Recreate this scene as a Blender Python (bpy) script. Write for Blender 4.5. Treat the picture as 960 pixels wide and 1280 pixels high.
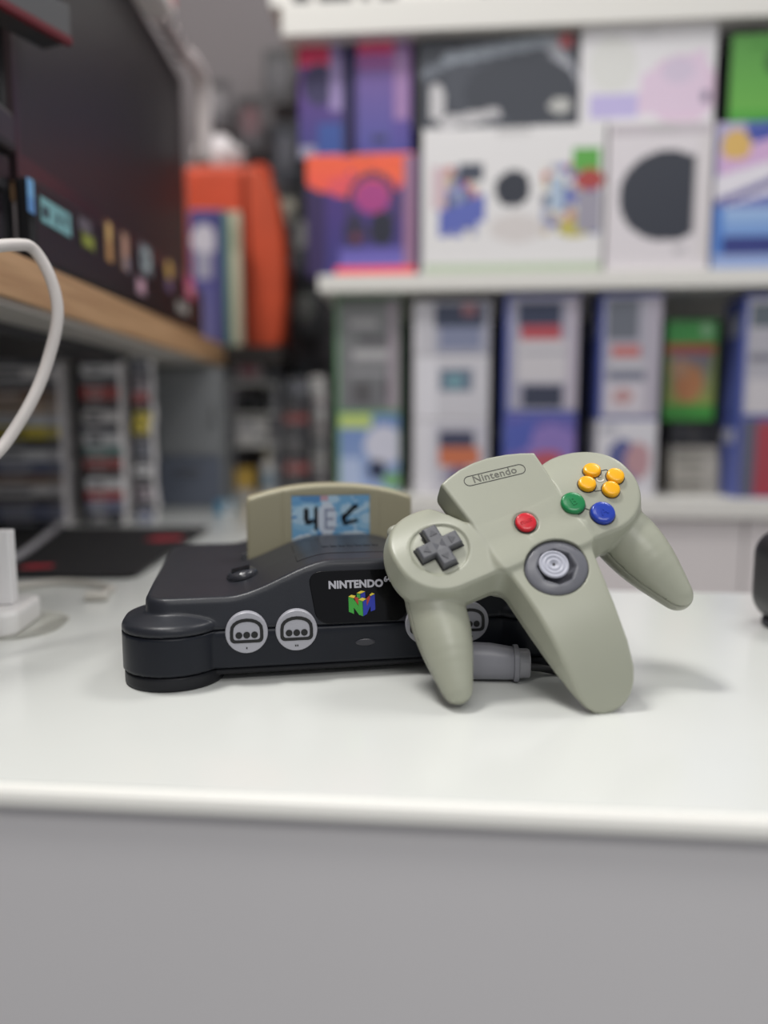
import bpy, bmesh, math, random
import numpy as np
from mathutils import Matrix, Vector

for o in list(bpy.data.objects):
    bpy.data.objects.remove(o)
SC = bpy.context.scene
COL = SC.collection

# ------------------------------------------------------------------ camera, world, lights, exposure
FPX = 961.0                      # focal length in pixels of a 960x1280 frame
Z0 = 0.90                        # height of the counter top above the floor
CAMZ = 0.149                     # camera height above the counter top
PITCH = math.atan(120 / FPX)
cam_d = bpy.data.cameras.new('camera')
cam_d.sensor_fit = 'VERTICAL'
cam_d.sensor_height = 36.0
cam_d.lens = FPX / 1280 * 36.0
cam_d.clip_start = 0.01
cam_d.dof.use_dof = True
cam_d.dof.focus_distance = 0.437
cam_d.dof.aperture_fstop = 1.9
cam = bpy.data.objects.new('camera', cam_d)
cam.location = (0, 0, Z0 + CAMZ)
cam.rotation_euler = (math.pi / 2 - PITCH, 0, 0)
COL.objects.link(cam)
SC.camera = cam

world = bpy.data.worlds.new('world')
SC.world = world
world.use_nodes = True
bg = world.node_tree.nodes['Background']
bg.inputs[0].default_value = (0.93, 0.95, 1.0, 1)
bg.inputs[1].default_value = 0.41

def area(name, loc, size, size_y, power, target=None, color=(1, 0.98, 0.95)):
    l = bpy.data.lights.new(name, 'AREA')
    l.shape = 'RECTANGLE'
    l.size = size; l.size_y = size_y
    l.energy = power; l.color = color
    o = bpy.data.objects.new(name, l)
    o.location = loc
    if target:
        d = Vector(target) - Vector(loc)
        o.rotation_euler = d.to_track_quat('-Z', 'Y').to_euler()
    COL.objects.link(o)
    return o
CEIL = 2.75
area('ceiling_panel_light', (-0.55, 0.55, CEIL), 0.34, 0.34, 22)
area('ceiling_panel_light', (0.9, 1.0, CEIL), 0.6, 0.6, 13)
area('ceiling_panel_light', (-0.15, -0.45, CEIL), 0.9, 0.5, 7)
area('ceiling_panel_light', (0.6, -1.6, CEIL), 1.2, 0.6, 22)

vs = SC.view_settings
vs.view_transform = 'Standard'
vs.look = 'None'
vs.exposure = 0.0
vs.gamma = 1.0
vs.use_curve_mapping = False
SC.cycles.use_denoising = True

# ------------------------------------------------------------------ helpers
cp_, sp_ = math.cos(PITCH), math.sin(PITCH)
VR = Vector((1, 0, 0)); VU = Vector((0, sp_, cp_)); VF = Vector((0, cp_, -sp_))
CAM = Vector((0, 0, Z0 + CAMZ))
def ray(x, y): return VF + VR * ((x - 480) / FPX) - VU * ((y - 640) / FPX)
def at_z(x, y, z):               # z measured above the counter top
    r = ray(x, y); return CAM + r * ((Z0 + z - CAM.z) / r.z)
def at_y(x, y, Y):
    r = ray(x, y); return CAM + r * (Y / r.y)
A = math.radians(4.93)           # the shop fittings are turned this much against the camera
EX = Vector((math.cos(A), -math.sin(A), 0)); EY = Vector((math.sin(A), math.cos(A), 0))
def room(X, Y, z): return EX * X + EY * Y + Vector((0, 0, Z0 + z))
def at_room(x, y, Y):
    r = ray(x, y); return CAM + r * (Y / r.dot(EY))

def lin(c):
    out = []
    for v in c[:3]:
        v = v / 255.0
        out.append(v / 12.92 if v <= 0.04045 else ((v + 0.055) / 1.055) ** 2.4)
    return tuple(out)

_mats = {}
def mat(name, rgb, rough=0.5, metal=0.0, coat=0.0, bump=0.0, bscale=400.0, alpha=1.0, trans=0.0, spec=0.5, mottling=0.0, mscale=20.0, emit=None):
    if name in _mats: return _mats[name]
    m = bpy.data.materials.new(name)
    m.use_nodes = True
    nt = m.node_tree
    b = nt.nodes['Principled BSDF']
    b.inputs['Base Color'].default_value = (*lin(rgb), 1)
    b.inputs['Roughness'].default_value = rough
    b.inputs['Metallic'].default_value = metal
    b.inputs['Coat Weight'].default_value = coat
    b.inputs['Coat Roughness'].default_value = 0.12
    b.inputs['Specular IOR Level'].default_value = spec
    b.inputs['Transmission Weight'].default_value = trans
    b.inputs['Alpha'].default_value = alpha
    tc = nt.nodes.new('ShaderNodeTexCoord')
    if mottling:
        n = nt.nodes.new('ShaderNodeTexNoise'); n.inputs['Scale'].default_value = mscale; n.inputs['Detail'].default_value = 5
        nt.links.new(tc.outputs['Object'], n.inputs['Vector'])
        r = nt.nodes.new('ShaderNodeMapRange')
        r.inputs['From Min'].default_value = 0.3; r.inputs['From Max'].default_value = 0.7
        r.inputs['To Min'].default_value = 1 - mottling; r.inputs['To Max'].default_value = 1 + mottling
        nt.links.new(n.outputs['Fac'], r.inputs['Value'])
        mx = nt.nodes.new('ShaderNodeMix'); mx.data_type = 'RGBA'; mx.blend_type = 'MULTIPLY'
        mx.inputs['Factor'].default_value = 1
        mx.inputs['A'].default_value = (*lin(rgb), 1)
        nt.links.new(r.outputs['Result'], mx.inputs['B'])
        nt.links.new(mx.outputs['Result'], b.inputs['Base Color'])
    if bump:
        n = nt.nodes.new('ShaderNodeTexNoise'); n.inputs['Scale'].default_value = bscale; n.inputs['Detail'].default_value = 3
        nt.links.new(tc.outputs['Object'], n.inputs['Vector'])
        bp = nt.nodes.new('ShaderNodeBump'); bp.inputs['Strength'].default_value = bump; bp.inputs['Distance'].default_value = 0.0004
        nt.links.new(n.outputs['Fac'], bp.inputs['Height'])
        nt.links.new(bp.outputs['Normal'], b.inputs['Normal'])
    _mats[name] = m
    return m

def print_mat(name, rough=0.4, coat=0.0):
    if name in _mats: return _mats[name]
    m = bpy.data.materials.new(name); m.use_nodes = True
    nt = m.node_tree; b = nt.nodes['Principled BSDF']
    a = nt.nodes.new('ShaderNodeVertexColor'); a.layer_name = 'print'
    nt.links.new(a.outputs['Color'], b.inputs['Base Color'])
    b.inputs['Roughness'].default_value = rough
    b.inputs['Coat Weight'].default_value = coat
    _mats[name] = m
    return m

def wood_mat():
    m = bpy.data.materials.new('oak_laminate'); m.use_nodes = True
    nt = m.node_tree; b = nt.nodes['Principled BSDF']
    tc = nt.nodes.new('ShaderNodeTexCoord'); mp = nt.nodes.new('ShaderNodeMapping')
    mp.inputs['Scale'].default_value = (30, 2.5, 60)
    n = nt.nodes.new('ShaderNodeTexNoise'); n.inputs['Scale'].default_value = 2.2; n.inputs['Detail'].default_value = 8
    cr = nt.nodes.new('ShaderNodeValToRGB')
    cr.color_ramp.elements[0].position = 0.3; cr.color_ramp.elements[0].color = (*lin((172, 132, 94)), 1)
    cr.color_ramp.elements[1].position = 0.7; cr.color_ramp.elements[1].color = (*lin((208, 168, 126)), 1)
    nt.links.new(tc.outputs['Object'], mp.inputs['Vector']); nt.links.new(mp.outputs['Vector'], n.inputs['Vector'])
    nt.links.new(n.outputs['Fac'], cr.inputs['Fac']); nt.links.new(cr.outputs['Color'], b.inputs['Base Color'])
    b.inputs['Roughness'].default_value = 0.45
    return m

def tag(o, label=None, cat=None, group=None, kind=None):
    if label: o['label'] = label
    if cat: o['category'] = cat
    if group: o['group'] = group
    if kind: o['kind'] = kind
    return o
def empty(name, loc=(0, 0, 0), rotz=0.0, **k):
    o = bpy.data.objects.new(name, None); o.location = loc; o.rotation_euler = (0, 0, rotz)
    o.empty_display_size = 0.02
    COL.objects.link(o); return tag(o, **k)
def link_mesh(name, me, material=None, parent=None, loc=(0, 0, 0), rotz=0.0, smooth=False):
    o = bpy.data.objects.new(name, me)
    if material is not None:
        if len(me.materials): me.materials.clear()
        for m in (material if isinstance(material, (list, tuple)) else [material]): me.materials.append(m)
    if smooth:
        me.polygons.foreach_set('use_smooth', [True] * len(me.polygons))
    o.location = loc; o.rotation_euler = (0, 0, rotz)
    if parent: o.parent = parent
    COL.objects.link(o); return o
def from_bm(name, bm, material, parent=None, loc=(0, 0, 0), rotz=0.0, smooth=False, recalc=True):
    if recalc: bmesh.ops.recalc_face_normals(bm, faces=bm.faces)
    me = bpy.data.meshes.new(name); bm.to_mesh(me); bm.free()
    return link_mesh(name, me, material, parent, loc, rotz, smooth)
def bevel_mod(o, w, seg=2, ang=40):
    b = o.modifiers.new('bevel', 'BEVEL'); b.width = w; b.segments = seg; b.limit_method = 'ANGLE'; b.angle_limit = math.radians(ang)
    return o
def bm_box(bm, x0, x1, y0, y1, z0, z1, M=None, mi=0):
    v = [bm.verts.new((M @ Vector(p)) if M else p) for p in
         ((x0, y0, z0), (x1, y0, z0), (x1, y1, z0), (x0, y1, z0), (x0, y0, z1), (x1, y0, z1), (x1, y1, z1), (x0, y1, z1))]
    for f in ((0, 3, 2, 1), (4, 5, 6, 7), (0, 1, 5, 4), (1, 2, 6, 5), (2, 3, 7, 6), (3, 0, 4, 7)):
        bm.faces.new([v[i] for i in f]).material_index = mi
def bm_prism(bm, poly, z0, z1, M=None, mi=0):
    M = M or Matrix.Identity(4)
    a = [bm.verts.new(M @ Vector((p[0], p[1], z0))) for p in poly]
    b = [bm.verts.new(M @ Vector((p[0], p[1], z1))) for p in poly]
    n = len(poly)
    bm.faces.new(list(reversed(a))).material_index = mi
    bm.faces.new(b).material_index = mi
    for i in range(n):
        bm.faces.new((a[i], a[(i + 1) % n], b[(i + 1) % n], b[i])).material_index = mi
def bm_ring(bm, outer, inner, z0, z1, M=None, closed=True):
    M = M or Matrix.Identity(4); n = len(outer)
    V = [[bm.verts.new(M @ Vector((p[0], p[1], z))) for p in L] for L in (outer, inner) for z in (z0, z1)]
    for i in range(n if closed else n - 1):
        j = (i + 1) % n
        bm.faces.new((V[1][i], V[1][j], V[3][j], V[3][i]))
        bm.faces.new((V[0][i], V[2][i], V[2][j], V[0][j]))
        bm.faces.new((V[0][i], V[0][j], V[1][j], V[1][i]))
        bm.faces.new((V[2][i], V[3][i], V[3][j], V[2][j]))
def bm_lathe(bm, prof, M=None, seg=40, sx=1.0, sy=1.0):
    """prof: list of (radius, z)"""
    M = M or Matrix.Identity(4); rings = []
    for r, z in prof:
        if r < 1e-7: rings.append([bm.verts.new(M @ Vector((0, 0, z)))])
        else: rings.append([bm.verts.new(M @ Vector((r * sx * math.cos(2 * math.pi * i / seg), r * sy * math.sin(2 * math.pi * i / seg), z))) for i in range(seg)])
    for a, b in zip(rings, rings[1:]):
        for i in range(seg):
            j = (i + 1) % seg
            if len(a) == 1 and len(b) == 1: continue
            if len(a) == 1: bm.faces.new((a[0], b[i], b[j]))
            elif len(b) == 1: bm.faces.new((a[i], a[j], b[0]))
            else: bm.faces.new((a[i], a[j], b[j], b[i]))
    for rr in (rings[0], rings[-1]):
        if len(rr) > 1: bm.faces.new(rr)
def bm_tube(bm, pts, r, seg=12, sub=8):
    pts = [Vector(p) for p in pts]
    P = []
    for i in range(len(pts) - 1):       # Catmull-Rom
        p0 = pts[max(i - 1, 0)]; p1 = pts[i]; p2 = pts[i + 1]; p3 = pts[min(i + 2, len(pts) - 1)]
        for k in range(sub):
            t = k / sub
            P.append(0.5 * ((2 * p1) + (p2 - p0) * t + (2 * p0 - 5 * p1 + 4 * p2 - p3) * t * t + (3 * p1 - p0 - 3 * p2 + p3) * t ** 3))
    P.append(pts[-1])
    rings = []; up = None
    for i, p in enumerate(P):
        d = (P[min(i + 1, len(P) - 1)] - P[max(i - 1, 0)]).normalized()
        if up is None: up = d.orthogonal().normalized()
        up = (up - d * up.dot(d)).normalized(); s = d.cross(up)
        rings.append([bm.verts.new(p + (up * math.cos(2 * math.pi * k / seg) + s * math.sin(2 * math.pi * k / seg)) * r) for k in range(seg)])
    for a, b in zip(rings, rings[1:]):
        for k in range(seg): bm.faces.new((a[k], a[(k + 1) % seg], b[(k + 1) % seg], b[k]))
    bm.faces.new(rings[0]); bm.faces.new(rings[-1])
def round_rect(w, h, r, n=6, cx=0, cy=0):
    P = []
    for (sx, sy, a0) in ((1, 1, 0), (-1, 1, 90), (-1, -1, 180), (1, -1, 270)):
        for k in range(n + 1):
            a = math.radians(a0 + 90 * k / n)
            P.append((cx + sx * (w / 2 - r) + r * math.cos(a), cy + sy * (h / 2 - r) + r * math.sin(a)))
    return P
def text_mesh(body, size, extrude, weight=0.0, spacing=1.0, sx=1.0):
    c = bpy.data.curves.new('lettering', 'FONT')
    c.body = body; c.size = size; c.extrude = extrude; c.offset = weight; c.space_character = spacing
    c.align_x = 'CENTER'; c.align_y = 'CENTER'; c.resolution_u = 3
    o = bpy.data.objects.new('lettering', c); COL.objects.link(o)
    bpy.context.view_layer.update()
    dg = bpy.context.evaluated_depsgraph_get()
    me = bpy.data.meshes.new_from_object(o.evaluated_get(dg))
    bpy.data.objects.remove(o); bpy.data.curves.remove(c)
    if sx != 1.0:
        for v in me.vertices: v.co.x *= sx
    return me
def text_obj(name, body, size, extrude, M, material, parent, weight=0.0, spacing=1.0, sx=1.0):
    me = text_mesh(body, size, extrude, weight, spacing, sx)
    me.transform(M)
    return link_mesh(name, me, material, parent)

# ---- printed boxes: the art is listed in the pixel frame of the box front
def paint(art, base, X, Y):
    C = np.empty(X.shape + (3,)); C[...] = base
    for s in art:
        k = s[0]
        if k == 'r': m = (X >= s[1]) & (X <= s[3]) & (Y >= s[2]) & (Y <= s[4]); C[m] = s[5]
        elif k == 'e': m = ((X - s[1]) / s[3]) ** 2 + ((Y - s[2]) / s[4]) ** 2 <= 1; C[m] = s[5]
        elif k == 'o':
            q = ((X - s[1]) / s[3]) ** 2 + ((Y - s[2]) / s[4]) ** 2
            m = (q <= 1) & (q >= s[6] ** 2); C[m] = s[5]
        elif k == 'l':       # thick line
            x0, y0, x1, y1, w = s[1:6]; L = max((x1 - x0) ** 2 + (y1 - y0) ** 2, 1e-9)
            t = np.clip(((X - x0) * (x1 - x0) + (Y - y0) * (y1 - y0)) / L, 0, 1)
            m = (X - x0 - t * (x1 - x0)) ** 2 + (Y - y0 - t * (y1 - y0)) ** 2 <= (w / 2) ** 2; C[m] = s[6]
        elif k == 'g':       # printed vertical gradient in a rectangle
            m = (X >= s[1]) & (X <= s[3]) & (Y >= s[2]) & (Y <= s[4])
            t = ((Y - s[2]) / (s[4] - s[2]))[m][:, None]; C[m] = np.array(s[5]) * (1 - t) + np.array(s[6]) * t
        elif k == 'p':       # half plane polygon
            m = np.ones(X.shape, bool); P = s[1]
            for i in range(len(P)):
                (ax, ay), (bx, by) = P[i], P[(i + 1) % len(P)]
                m &= ((bx - ax) * (Y - ay) - (by - ay) * (X - ax)) >= 0
            C[m] = s[2]
        elif k == 'n':       # speckle of small printed pictures
            rs = random.Random(s[6]); x0, y0, x1, y1, cols = s[1:6]
            cell = s[7] if len(s) > 7 else 9
            for iy in range(int((y1 - y0) / cell)):
                for ix in range(int((x1 - x0) / cell)):
                    c = rs.choice(cols)
                    m = (X >= x0 + ix * cell) & (X < x0 + (ix + 1) * cell) & (Y >= y0 + iy * cell) & (Y < y0 + (iy + 1) * cell); C[m] = c
    return C
def printed_box(name, w, h, d, art, base, side=None, rect=None, parent=None, loc=(0, 0, 0), rotz=0.0, cell=0.004, material=None, bev=0.0012, top=None, lean=0.0):
    """box: base centre-front at the origin, front faces -Y. rect = pixel frame of the art (x0,y0,x1,y1)"""
    nx = max(2, int(w / cell)); nz = max(2, int(h / cell))
    rect = rect or (0, 0, 1, 1)
    side = side or base
    top = top or side
    bm = bmesh.new(); cl = bm.loops.layers.float_color.new('print')
    gx = (np.arange(nx) + .5) / nx; gz = (np.arange(nz) + .5) / nz
    X, Y = np.meshgrid(rect[0] + gx * (rect[2] - rect[0]), rect[3] - gz * (rect[3] - rect[1]), indexing='ij')
    C = paint(art, np.array(base, float), X, Y)
    V = [[bm.verts.new((-w / 2 + w * i / nx, 0, h * j / nz)) for j in range(nz + 1)] for i in range(nx + 1)]
    lut = {}
    def setc(f, c):
        key = tuple(np.clip(np.round(c), 0, 255))
        if key not in lut: lut[key] = (*lin(key), 1)
        for l in f.loops: l[cl] = lut[key]
    for i in range(nx):
        for j in range(nz):
            setc(bm.faces.new((V[i][j], V[i + 1][j], V[i + 1][j + 1], V[i][j + 1])), C[i, j])
    b = [bm.verts.new(p) for p in ((-w / 2, d, 0), (w / 2, d, 0), (w / 2, d, h), (-w / 2, d, h))]
    L = [V[0][j] for j in range(nz + 1)]; Rr = [V[nx][j] for j in range(nz + 1)]
    T = [V[i][nz] for i in range(nx + 1)]; B = [V[i][0] for i in range(nx + 1)]
    setc(bm.faces.new([b[0]] + L[:1] + L[1:] + [b[3]]), side)
    setc(bm.faces.new([b[1], b[2]] + list(reversed(Rr))), side)
    setc(bm.faces.new([b[3]] + T + [b[2]]), top)
    setc(bm.faces.new([b[1]] + list(reversed(B)) + [b[0]]), side)
    setc(bm.faces.new((b[0], b[3], b[2], b[1])), side)
    bmesh.ops.recalc_face_normals(bm, faces=bm.faces)
    if lean:
        bm.transform(Matrix.Rotation(lean, 4, 'X'))
    me = bpy.data.meshes.new(name); bm.to_mesh(me); bm.free()
    return link_mesh(name, me, material or print_mat('printed_card'), parent, loc, rotz)

# ------------------------------------------------------------------ implicit surfaces
def smin(a, b, k):
    h = np.clip(0.5 + 0.5 * (b - a) / k, 0, 1); return b + (a - b) * h - k * h * (1 - h)
def smax(a, b, k): return -smin(-a, -b, k)
def sstep(a, b, x):
    t = np.clip((x - a) / (b - a), 0, 1); return t * t * (3 - 2 * t)
def sd_poly(P, X, Y):
    P = np.array(P, float); n = len(P)
    d = np.full(np.broadcast(X, Y).shape, 1e18); s = np.ones(d.shape)
    for i in range(n):
        a = P[i]; b = P[i - 1]; e = b - a
        wx = X - a[0]; wy = Y - a[1]
        t = np.clip((wx * e[0] + wy * e[1]) / (e @ e), 0, 1)
        d = np.minimum(d, (wx - e[0] * t) ** 2 + (wy - e[1] * t) ** 2)
        c1 = Y >= a[1]; c2 = Y < b[1]; c3 = e[0] * wy > e[1] * wx
        s = np.where((c1 & c2 & c3) | (~c1 & ~c2 & ~c3), -s, s)
    return s * np.sqrt(d)
def sd_rbox2(X, Y, cx, cy, hx, hy, r):
    qx = np.abs(X - cx) - hx + r; qy = np.abs(Y - cy) - hy + r
    return np.sqrt(np.maximum(qx, 0) ** 2 + np.maximum(qy, 0) ** 2) + np.minimum(np.maximum(qx, qy), 0) - r
def sd_rbox3(X, Y, Z, c, h, r):
    qx = np.abs(X - c[0]) - h[0] + r; qy = np.abs(Y - c[1]) - h[1] + r; qz = np.abs(Z - c[2]) - h[2] + r
    return np.sqrt(np.maximum(qx, 0) ** 2 + np.maximum(qy, 0) ** 2 + np.maximum(qz, 0) ** 2) + np.minimum(np.maximum(qx, np.maximum(qy, qz)), 0) - r
def sd_cap2(X, Y, ax, ay, bx, by, r):
    L = (bx - ax) ** 2 + (by - ay) ** 2
    t = np.clip(((X - ax) * (bx - ax) + (Y - ay) * (by - ay)) / max(L, 1e-9), 0, 1)
    return np.sqrt((X - ax - t * (bx - ax)) ** 2 + (Y - ay - t * (by - ay)) ** 2) - r
def sd_chain(X, Y, Z, pts, k=3.0):
    """tapering limb through (x,y,z,r) points: radius interpolated along a smooth path"""
    d = None
    pts = np.array(pts, float); n = len(pts); Q = []
    for i in range(n - 1):
        p0, p1, p2, p3 = pts[max(i - 1, 0)], pts[i], pts[i + 1], pts[min(i + 2, n - 1)]
        for s in range(4):
            t = s / 4
            Q.append(0.5 * ((2 * p1) + (p2 - p0) * t + (2 * p0 - 5 * p1 + 4 * p2 - p3) * t * t + (3 * p1 - p0 - 3 * p2 + p3) * t ** 3))
    Q.append(pts[-1])
    for a, b in zip(Q, Q[1:]):
        e = b[:3] - a[:3]; L = e @ e
        t = np.clip(((X - a[0]) * e[0] + (Y - a[1]) * e[1] + (Z - a[2]) * e[2]) / L, 0, 1)
        dd = np.sqrt((X - a[0] - t * e[0]) ** 2 + (Y - a[1] - t * e[1]) ** 2 + (Z - a[2] - t * e[2]) ** 2) - (a[3] + t * (b[3] - a[3]))
        d = dd if d is None else smin(d, dd, k)
    return d
def nets(name, f, lo, hi, h, iters=4):
    ax = [np.arange(lo[i], hi[i] + h, h) for i in range(3)]
    V = f(ax[0][:, None, None], ax[1][None, :, None], ax[2][None, None, :])
    V = np.broadcast_to(V, tuple(len(a) for a in ax)).copy()
    V[V == 0] = 1e-6
    n = V.shape; S = V < 0
    acc = np.zeros((n[0] - 1, n[1] - 1, n[2] - 1, 3)); cnt = np.zeros(acc.shape[:3])
    quads = []
    edges = []
    for d in range(3):
        sl0 = [slice(None)] * 3; sl1 = [slice(None)] * 3
        sl0[d] = slice(0, -1); sl1[d] = slice(1, None)
        cr = np.argwhere(S[tuple(sl0)] != S[tuple(sl1)])
        v0 = V[tuple(cr.T)]; c2 = cr.copy(); c2[:, d] += 1; v1 = V[tuple(c2.T)]
        p = cr.astype(float); p[:, d] += v0 / (v0 - v1)
        o1, o2 = [(1, 2), (2, 0), (0, 1)][d]
        for a in (0, 1):
            for b in (0, 1):
                c = cr.copy(); c[:, o1] -= a; c[:, o2] -= b
                ok = np.all((c >= 0) & (c < np.array(acc.shape[:3])), axis=1)
                np.add.at(acc, tuple(c[ok].T), p[ok]); np.add.at(cnt, tuple(c[ok].T), 1)
        edges.append((cr, o1, o2, v0 < 0))
    act = cnt > 0
    idx = np.full(act.shape, -1, np.int64); idx[act] = np.arange(act.sum())
    P = acc[act] / cnt[act][:, None]
    P = np.array([ax[i][0] for i in range(3)]) + P * h
    for cr, o1, o2, neg in edges:
        cs = []
        for a, b in ((0, 0), (1, 0), (1, 1), (0, 1)):
            c = cr.copy(); c[:, o1] -= a; c[:, o2] -= b; cs.append(c)
        ok = np.all([np.all((c >= 0) & (c < np.array(act.shape)), axis=1) for c in cs], axis=0)
        q = np.stack([idx[tuple(c[ok].T)] for c in cs], 1)
        q[~neg[ok]] = q[~neg[ok]][:, ::-1]
        quads.append(q)
    Q = np.concatenate(quads)
    e = 0.05
    for _ in range(iters):
        x, y, z = P[:, 0].copy(), P[:, 1].copy(), P[:, 2].copy()
        v = f(x, y, z)
        g = np.stack([f(x + e, y, z) - f(x - e, y, z), f(x, y + e, z) - f(x, y - e, z), f(x, y, z + e) - f(x, y, z - e)], 1) / (2 * e)
        st = g * (v / np.maximum((g ** 2).sum(1), 0.05))[:, None]
        L = np.linalg.norm(st, axis=1, keepdims=True)
        P -= st * np.minimum(1, 0.5 * h / np.maximum(L, 1e-9))
    me = bpy.data.meshes.new(name)
    me.vertices.add(len(P)); me.vertices.foreach_set('co', (P * 0.001).ravel())
    me.loops.add(Q.size); me.loops.foreach_set('vertex_index', Q.ravel())
    me.polygons.add(len(Q)); me.polygons.foreach_set('loop_start', np.arange(0, Q.size, 4)); me.polygons.foreach_set('loop_total', np.full(len(Q), 4))
    me.update(calc_edges=True); me.validate()
    me.polygons.foreach_set('use_smooth', [True] * len(me.polygons))
    return me
MM = 0.001

# ------------------------------------------------------------------ materials
M_white = mat('white_laminate', (219, 221, 217), 0.22, coat=0.25, mottling=0.012, mscale=9)
M_edge = mat('white_edge_band', (240, 239, 233), 0.35)
M_panel = mat('grey_laminate_panel', (232, 230, 231), 0.45, mottling=0.015, mscale=4)
M_cab = mat('grey_cabinet_front', (230, 224, 223), 0.4)
M_board = mat('white_shelf_board', (226, 224, 218), 0.4)
M_wall = mat('grey_wall_paint', (118, 113, 115), 0.8, bump=0.2, bscale=80)
M_dark = mat('dark_backing', (48, 49, 54), 0.6)
M_floor = mat('grey_floor_tile', (120, 118, 115), 0.5, mottling=0.06, mscale=3)
M_black = mat('black_plastic', (22, 22, 25), 0.4)
M_gloss = mat('glossy_black_screen', (44, 43, 46), 0.40)
M_wood = wood_mat()
M_char = mat('charcoal_plastic', (26, 29, 37), 0.36, spec=0.25, bump=0.12, bscale=900, mottling=0.04, mscale=60)  # console charcoal darkened: the weaker light on the front is in the colour
M_charlit = mat('charcoal_plastic_lit', (41, 43, 49), 0.36, spec=0.32, bump=0.12, bscale=900, mottling=0.04, mscale=60)  # same charcoal lightened: the overhead light on the deck is in the colour
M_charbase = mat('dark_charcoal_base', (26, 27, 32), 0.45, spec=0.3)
M_seam = mat('dark_seam', (12, 12, 14), 0.6)
M_pad = mat('light_grey_plastic', (164, 166, 150), 0.36, bump=0.10, bscale=1200, mottling=0.015, mscale=40)
M_padback = mat('light_grey_plastic_back', (158, 159, 145), 0.38, bump=0.10, bscale=1200)
M_dgrey = mat('dark_grey_plastic', (92, 93, 98), 0.32)
M_ringg = mat('slate_grey_plastic', (104, 105, 112), 0.28)
M_stick = mat('pale_grey_stick', (180, 182, 194), 0.4)
M_port = mat('port_grey', (168, 168, 176), 0.4)
M_hole = mat('socket_black', (10, 10, 12), 0.5)
M_red = mat('red_button', (208, 28, 44), 0.25)
M_green = mat('green_button', (22, 128, 72), 0.25)
M_blue = mat('blue_button', (32, 62, 170), 0.22)
M_yellow = mat('yellow_button', (252, 182, 4), 0.28)
M_ink = mat('dark_ink', (44, 44, 43), 0.6)
M_cart = mat('cartridge_grey', (168, 162, 136), 0.42, bump=0.12, bscale=900)
M_plug = mat('plug_grey', (140, 140, 148), 0.4)
M_cord = mat('black_cord', (18, 18, 20), 0.45)

# ------------------------------------------------------------------ setting
RZ = -A
def rbox(name, X0, X1, Y0, Y1, z0, z1, m, bev=0.0, parent=None, kind=None, seg=3):
    bm = bmesh.new()
    c = room((X0 + X1) / 2, (Y0 + Y1) / 2, z0)
    bm_box(bm, -(X1 - X0) / 2, (X1 - X0) / 2, -(Y1 - Y0) / 2, (Y1 - Y0) / 2, 0, z1 - z0)
    o = from_bm(name, bm, m, parent, c if parent is None else (0, 0, 0), RZ if parent is None else 0)
    if bev: bevel_mod(o, bev, seg)
    if kind: o['kind'] = kind
    return o
rbox('floor', -0.95, 2.6, -2.0, 1.75, -Z0 - 0.05, -Z0, M_floor, kind='structure')
rbox('wall_back', -0.95, 2.6, 1.62, 1.70, -Z0, 1.9, M_wall, kind='structure')
rbox('wall_left', -0.95, -0.87, -2.0, 1.62, -Z0, 1.9, M_wall, kind='structure')

# the L-shaped counter
FY = at_z(480, 996, 0).dot(EY)
ct = empty('counter', room(0, FY, -Z0), RZ, label='white shop counter with grey front panel carrying the console and controller', cat='counter')
bm = bmesh.new()
t_, zt = Z0 - at_room(480, 1029, FY - 0.005).z, Z0
poly = [(-0.86, 0), (1.25, 0), (1.25, 0.6625 - FY), (-0.11, 0.6625 - FY), (-0.11, 1.31), (-0.86, 1.31)]
bm_prism(bm, poly, zt - t_, zt)
bevel_mod(from_bm('worktop', bm, M_white, ct), 0.0010, 3)
bm = bmesh.new()
prof_ = [(0.0, -0.0008), (-0.0016, -0.0010), (-0.0034, -0.0024), (-0.0046, -0.0046), (-0.0050, -0.0070), (-0.0050, -t_), (0.0, -t_)]
bm_prism(bm, [(p[0], p[1]) for p in prof_], -0.86, 1.25, Matrix(((0, 0, 1, 0), (1, 0, 0, 0), (0, 1, 0, zt), (0, 0, 0, 1))))
from_bm('edge_band', bm, M_edge, ct)
bm = bmesh.new(); bm_box(bm, -0.86, 1.25, 0.004, 0.022, 0.0, zt - t_)
from_bm('front_panel', bm, M_panel, ct)
bm = bmesh.new(); bm_box(bm, -0.86, 1.25, 0.340, 0.358, 0.0, zt - t_)
from_bm('rear_panel', bm, M_panel, ct)
bm = bmesh.new(); bm_box(bm, -0.13, -0.115, 0.37, 1.30, 0.0, zt - t_)
from_bm('side_panel', bm, M_panel, ct)

# shelf unit along the back
SY = 1.20
def px_room(x, y, Y=SY):
    p = at_room(x, y, Y); return p.dot(EX), p.z - Z0
def su_part(name, par, X0, X1, Y0, Y1, z0, z1, m, bev=0.0015):
    bm = bmesh.new(); bm_box(bm, X0 - 0.45, X1 - 0.45, Y0 - SY, Y1 - SY, z0, z1)
    o = from_bm(name, bm, m, par)
    if bev: bevel_mod(o, bev)
    return o
zLO, zMI, zTO = (at_room(700, 622, SY).z - Z0), (at_room(680, 339, SY).z - Z0), (at_room(640, 33, SY).z - Z0)
X_lo = px_room(395, 600)[0]
X_mid = px_room(398, 350)[0]
X_top = px_room(352, 30)[0]
bc = empty('base_cabinet', room(0.45, SY, -Z0), RZ, label='grey fronted base cabinet under the lowest white shelf beyond the counter', cat='cabinet')
su_part('carcass', bc, -0.07, 1.5, SY + 0.030, 1.60, 0.08, Z0 + zLO - 0.031, M_cab)
for k in range(3):
    d_ = su_part('door', bc, -0.07 + k * 0.524, -0.07 + (k + 1) * 0.524 - 0.003, SY + 0.012, SY + 0.030, 0.085, Z0 + zLO - 0.032, M_cab, 0.001)
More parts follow.
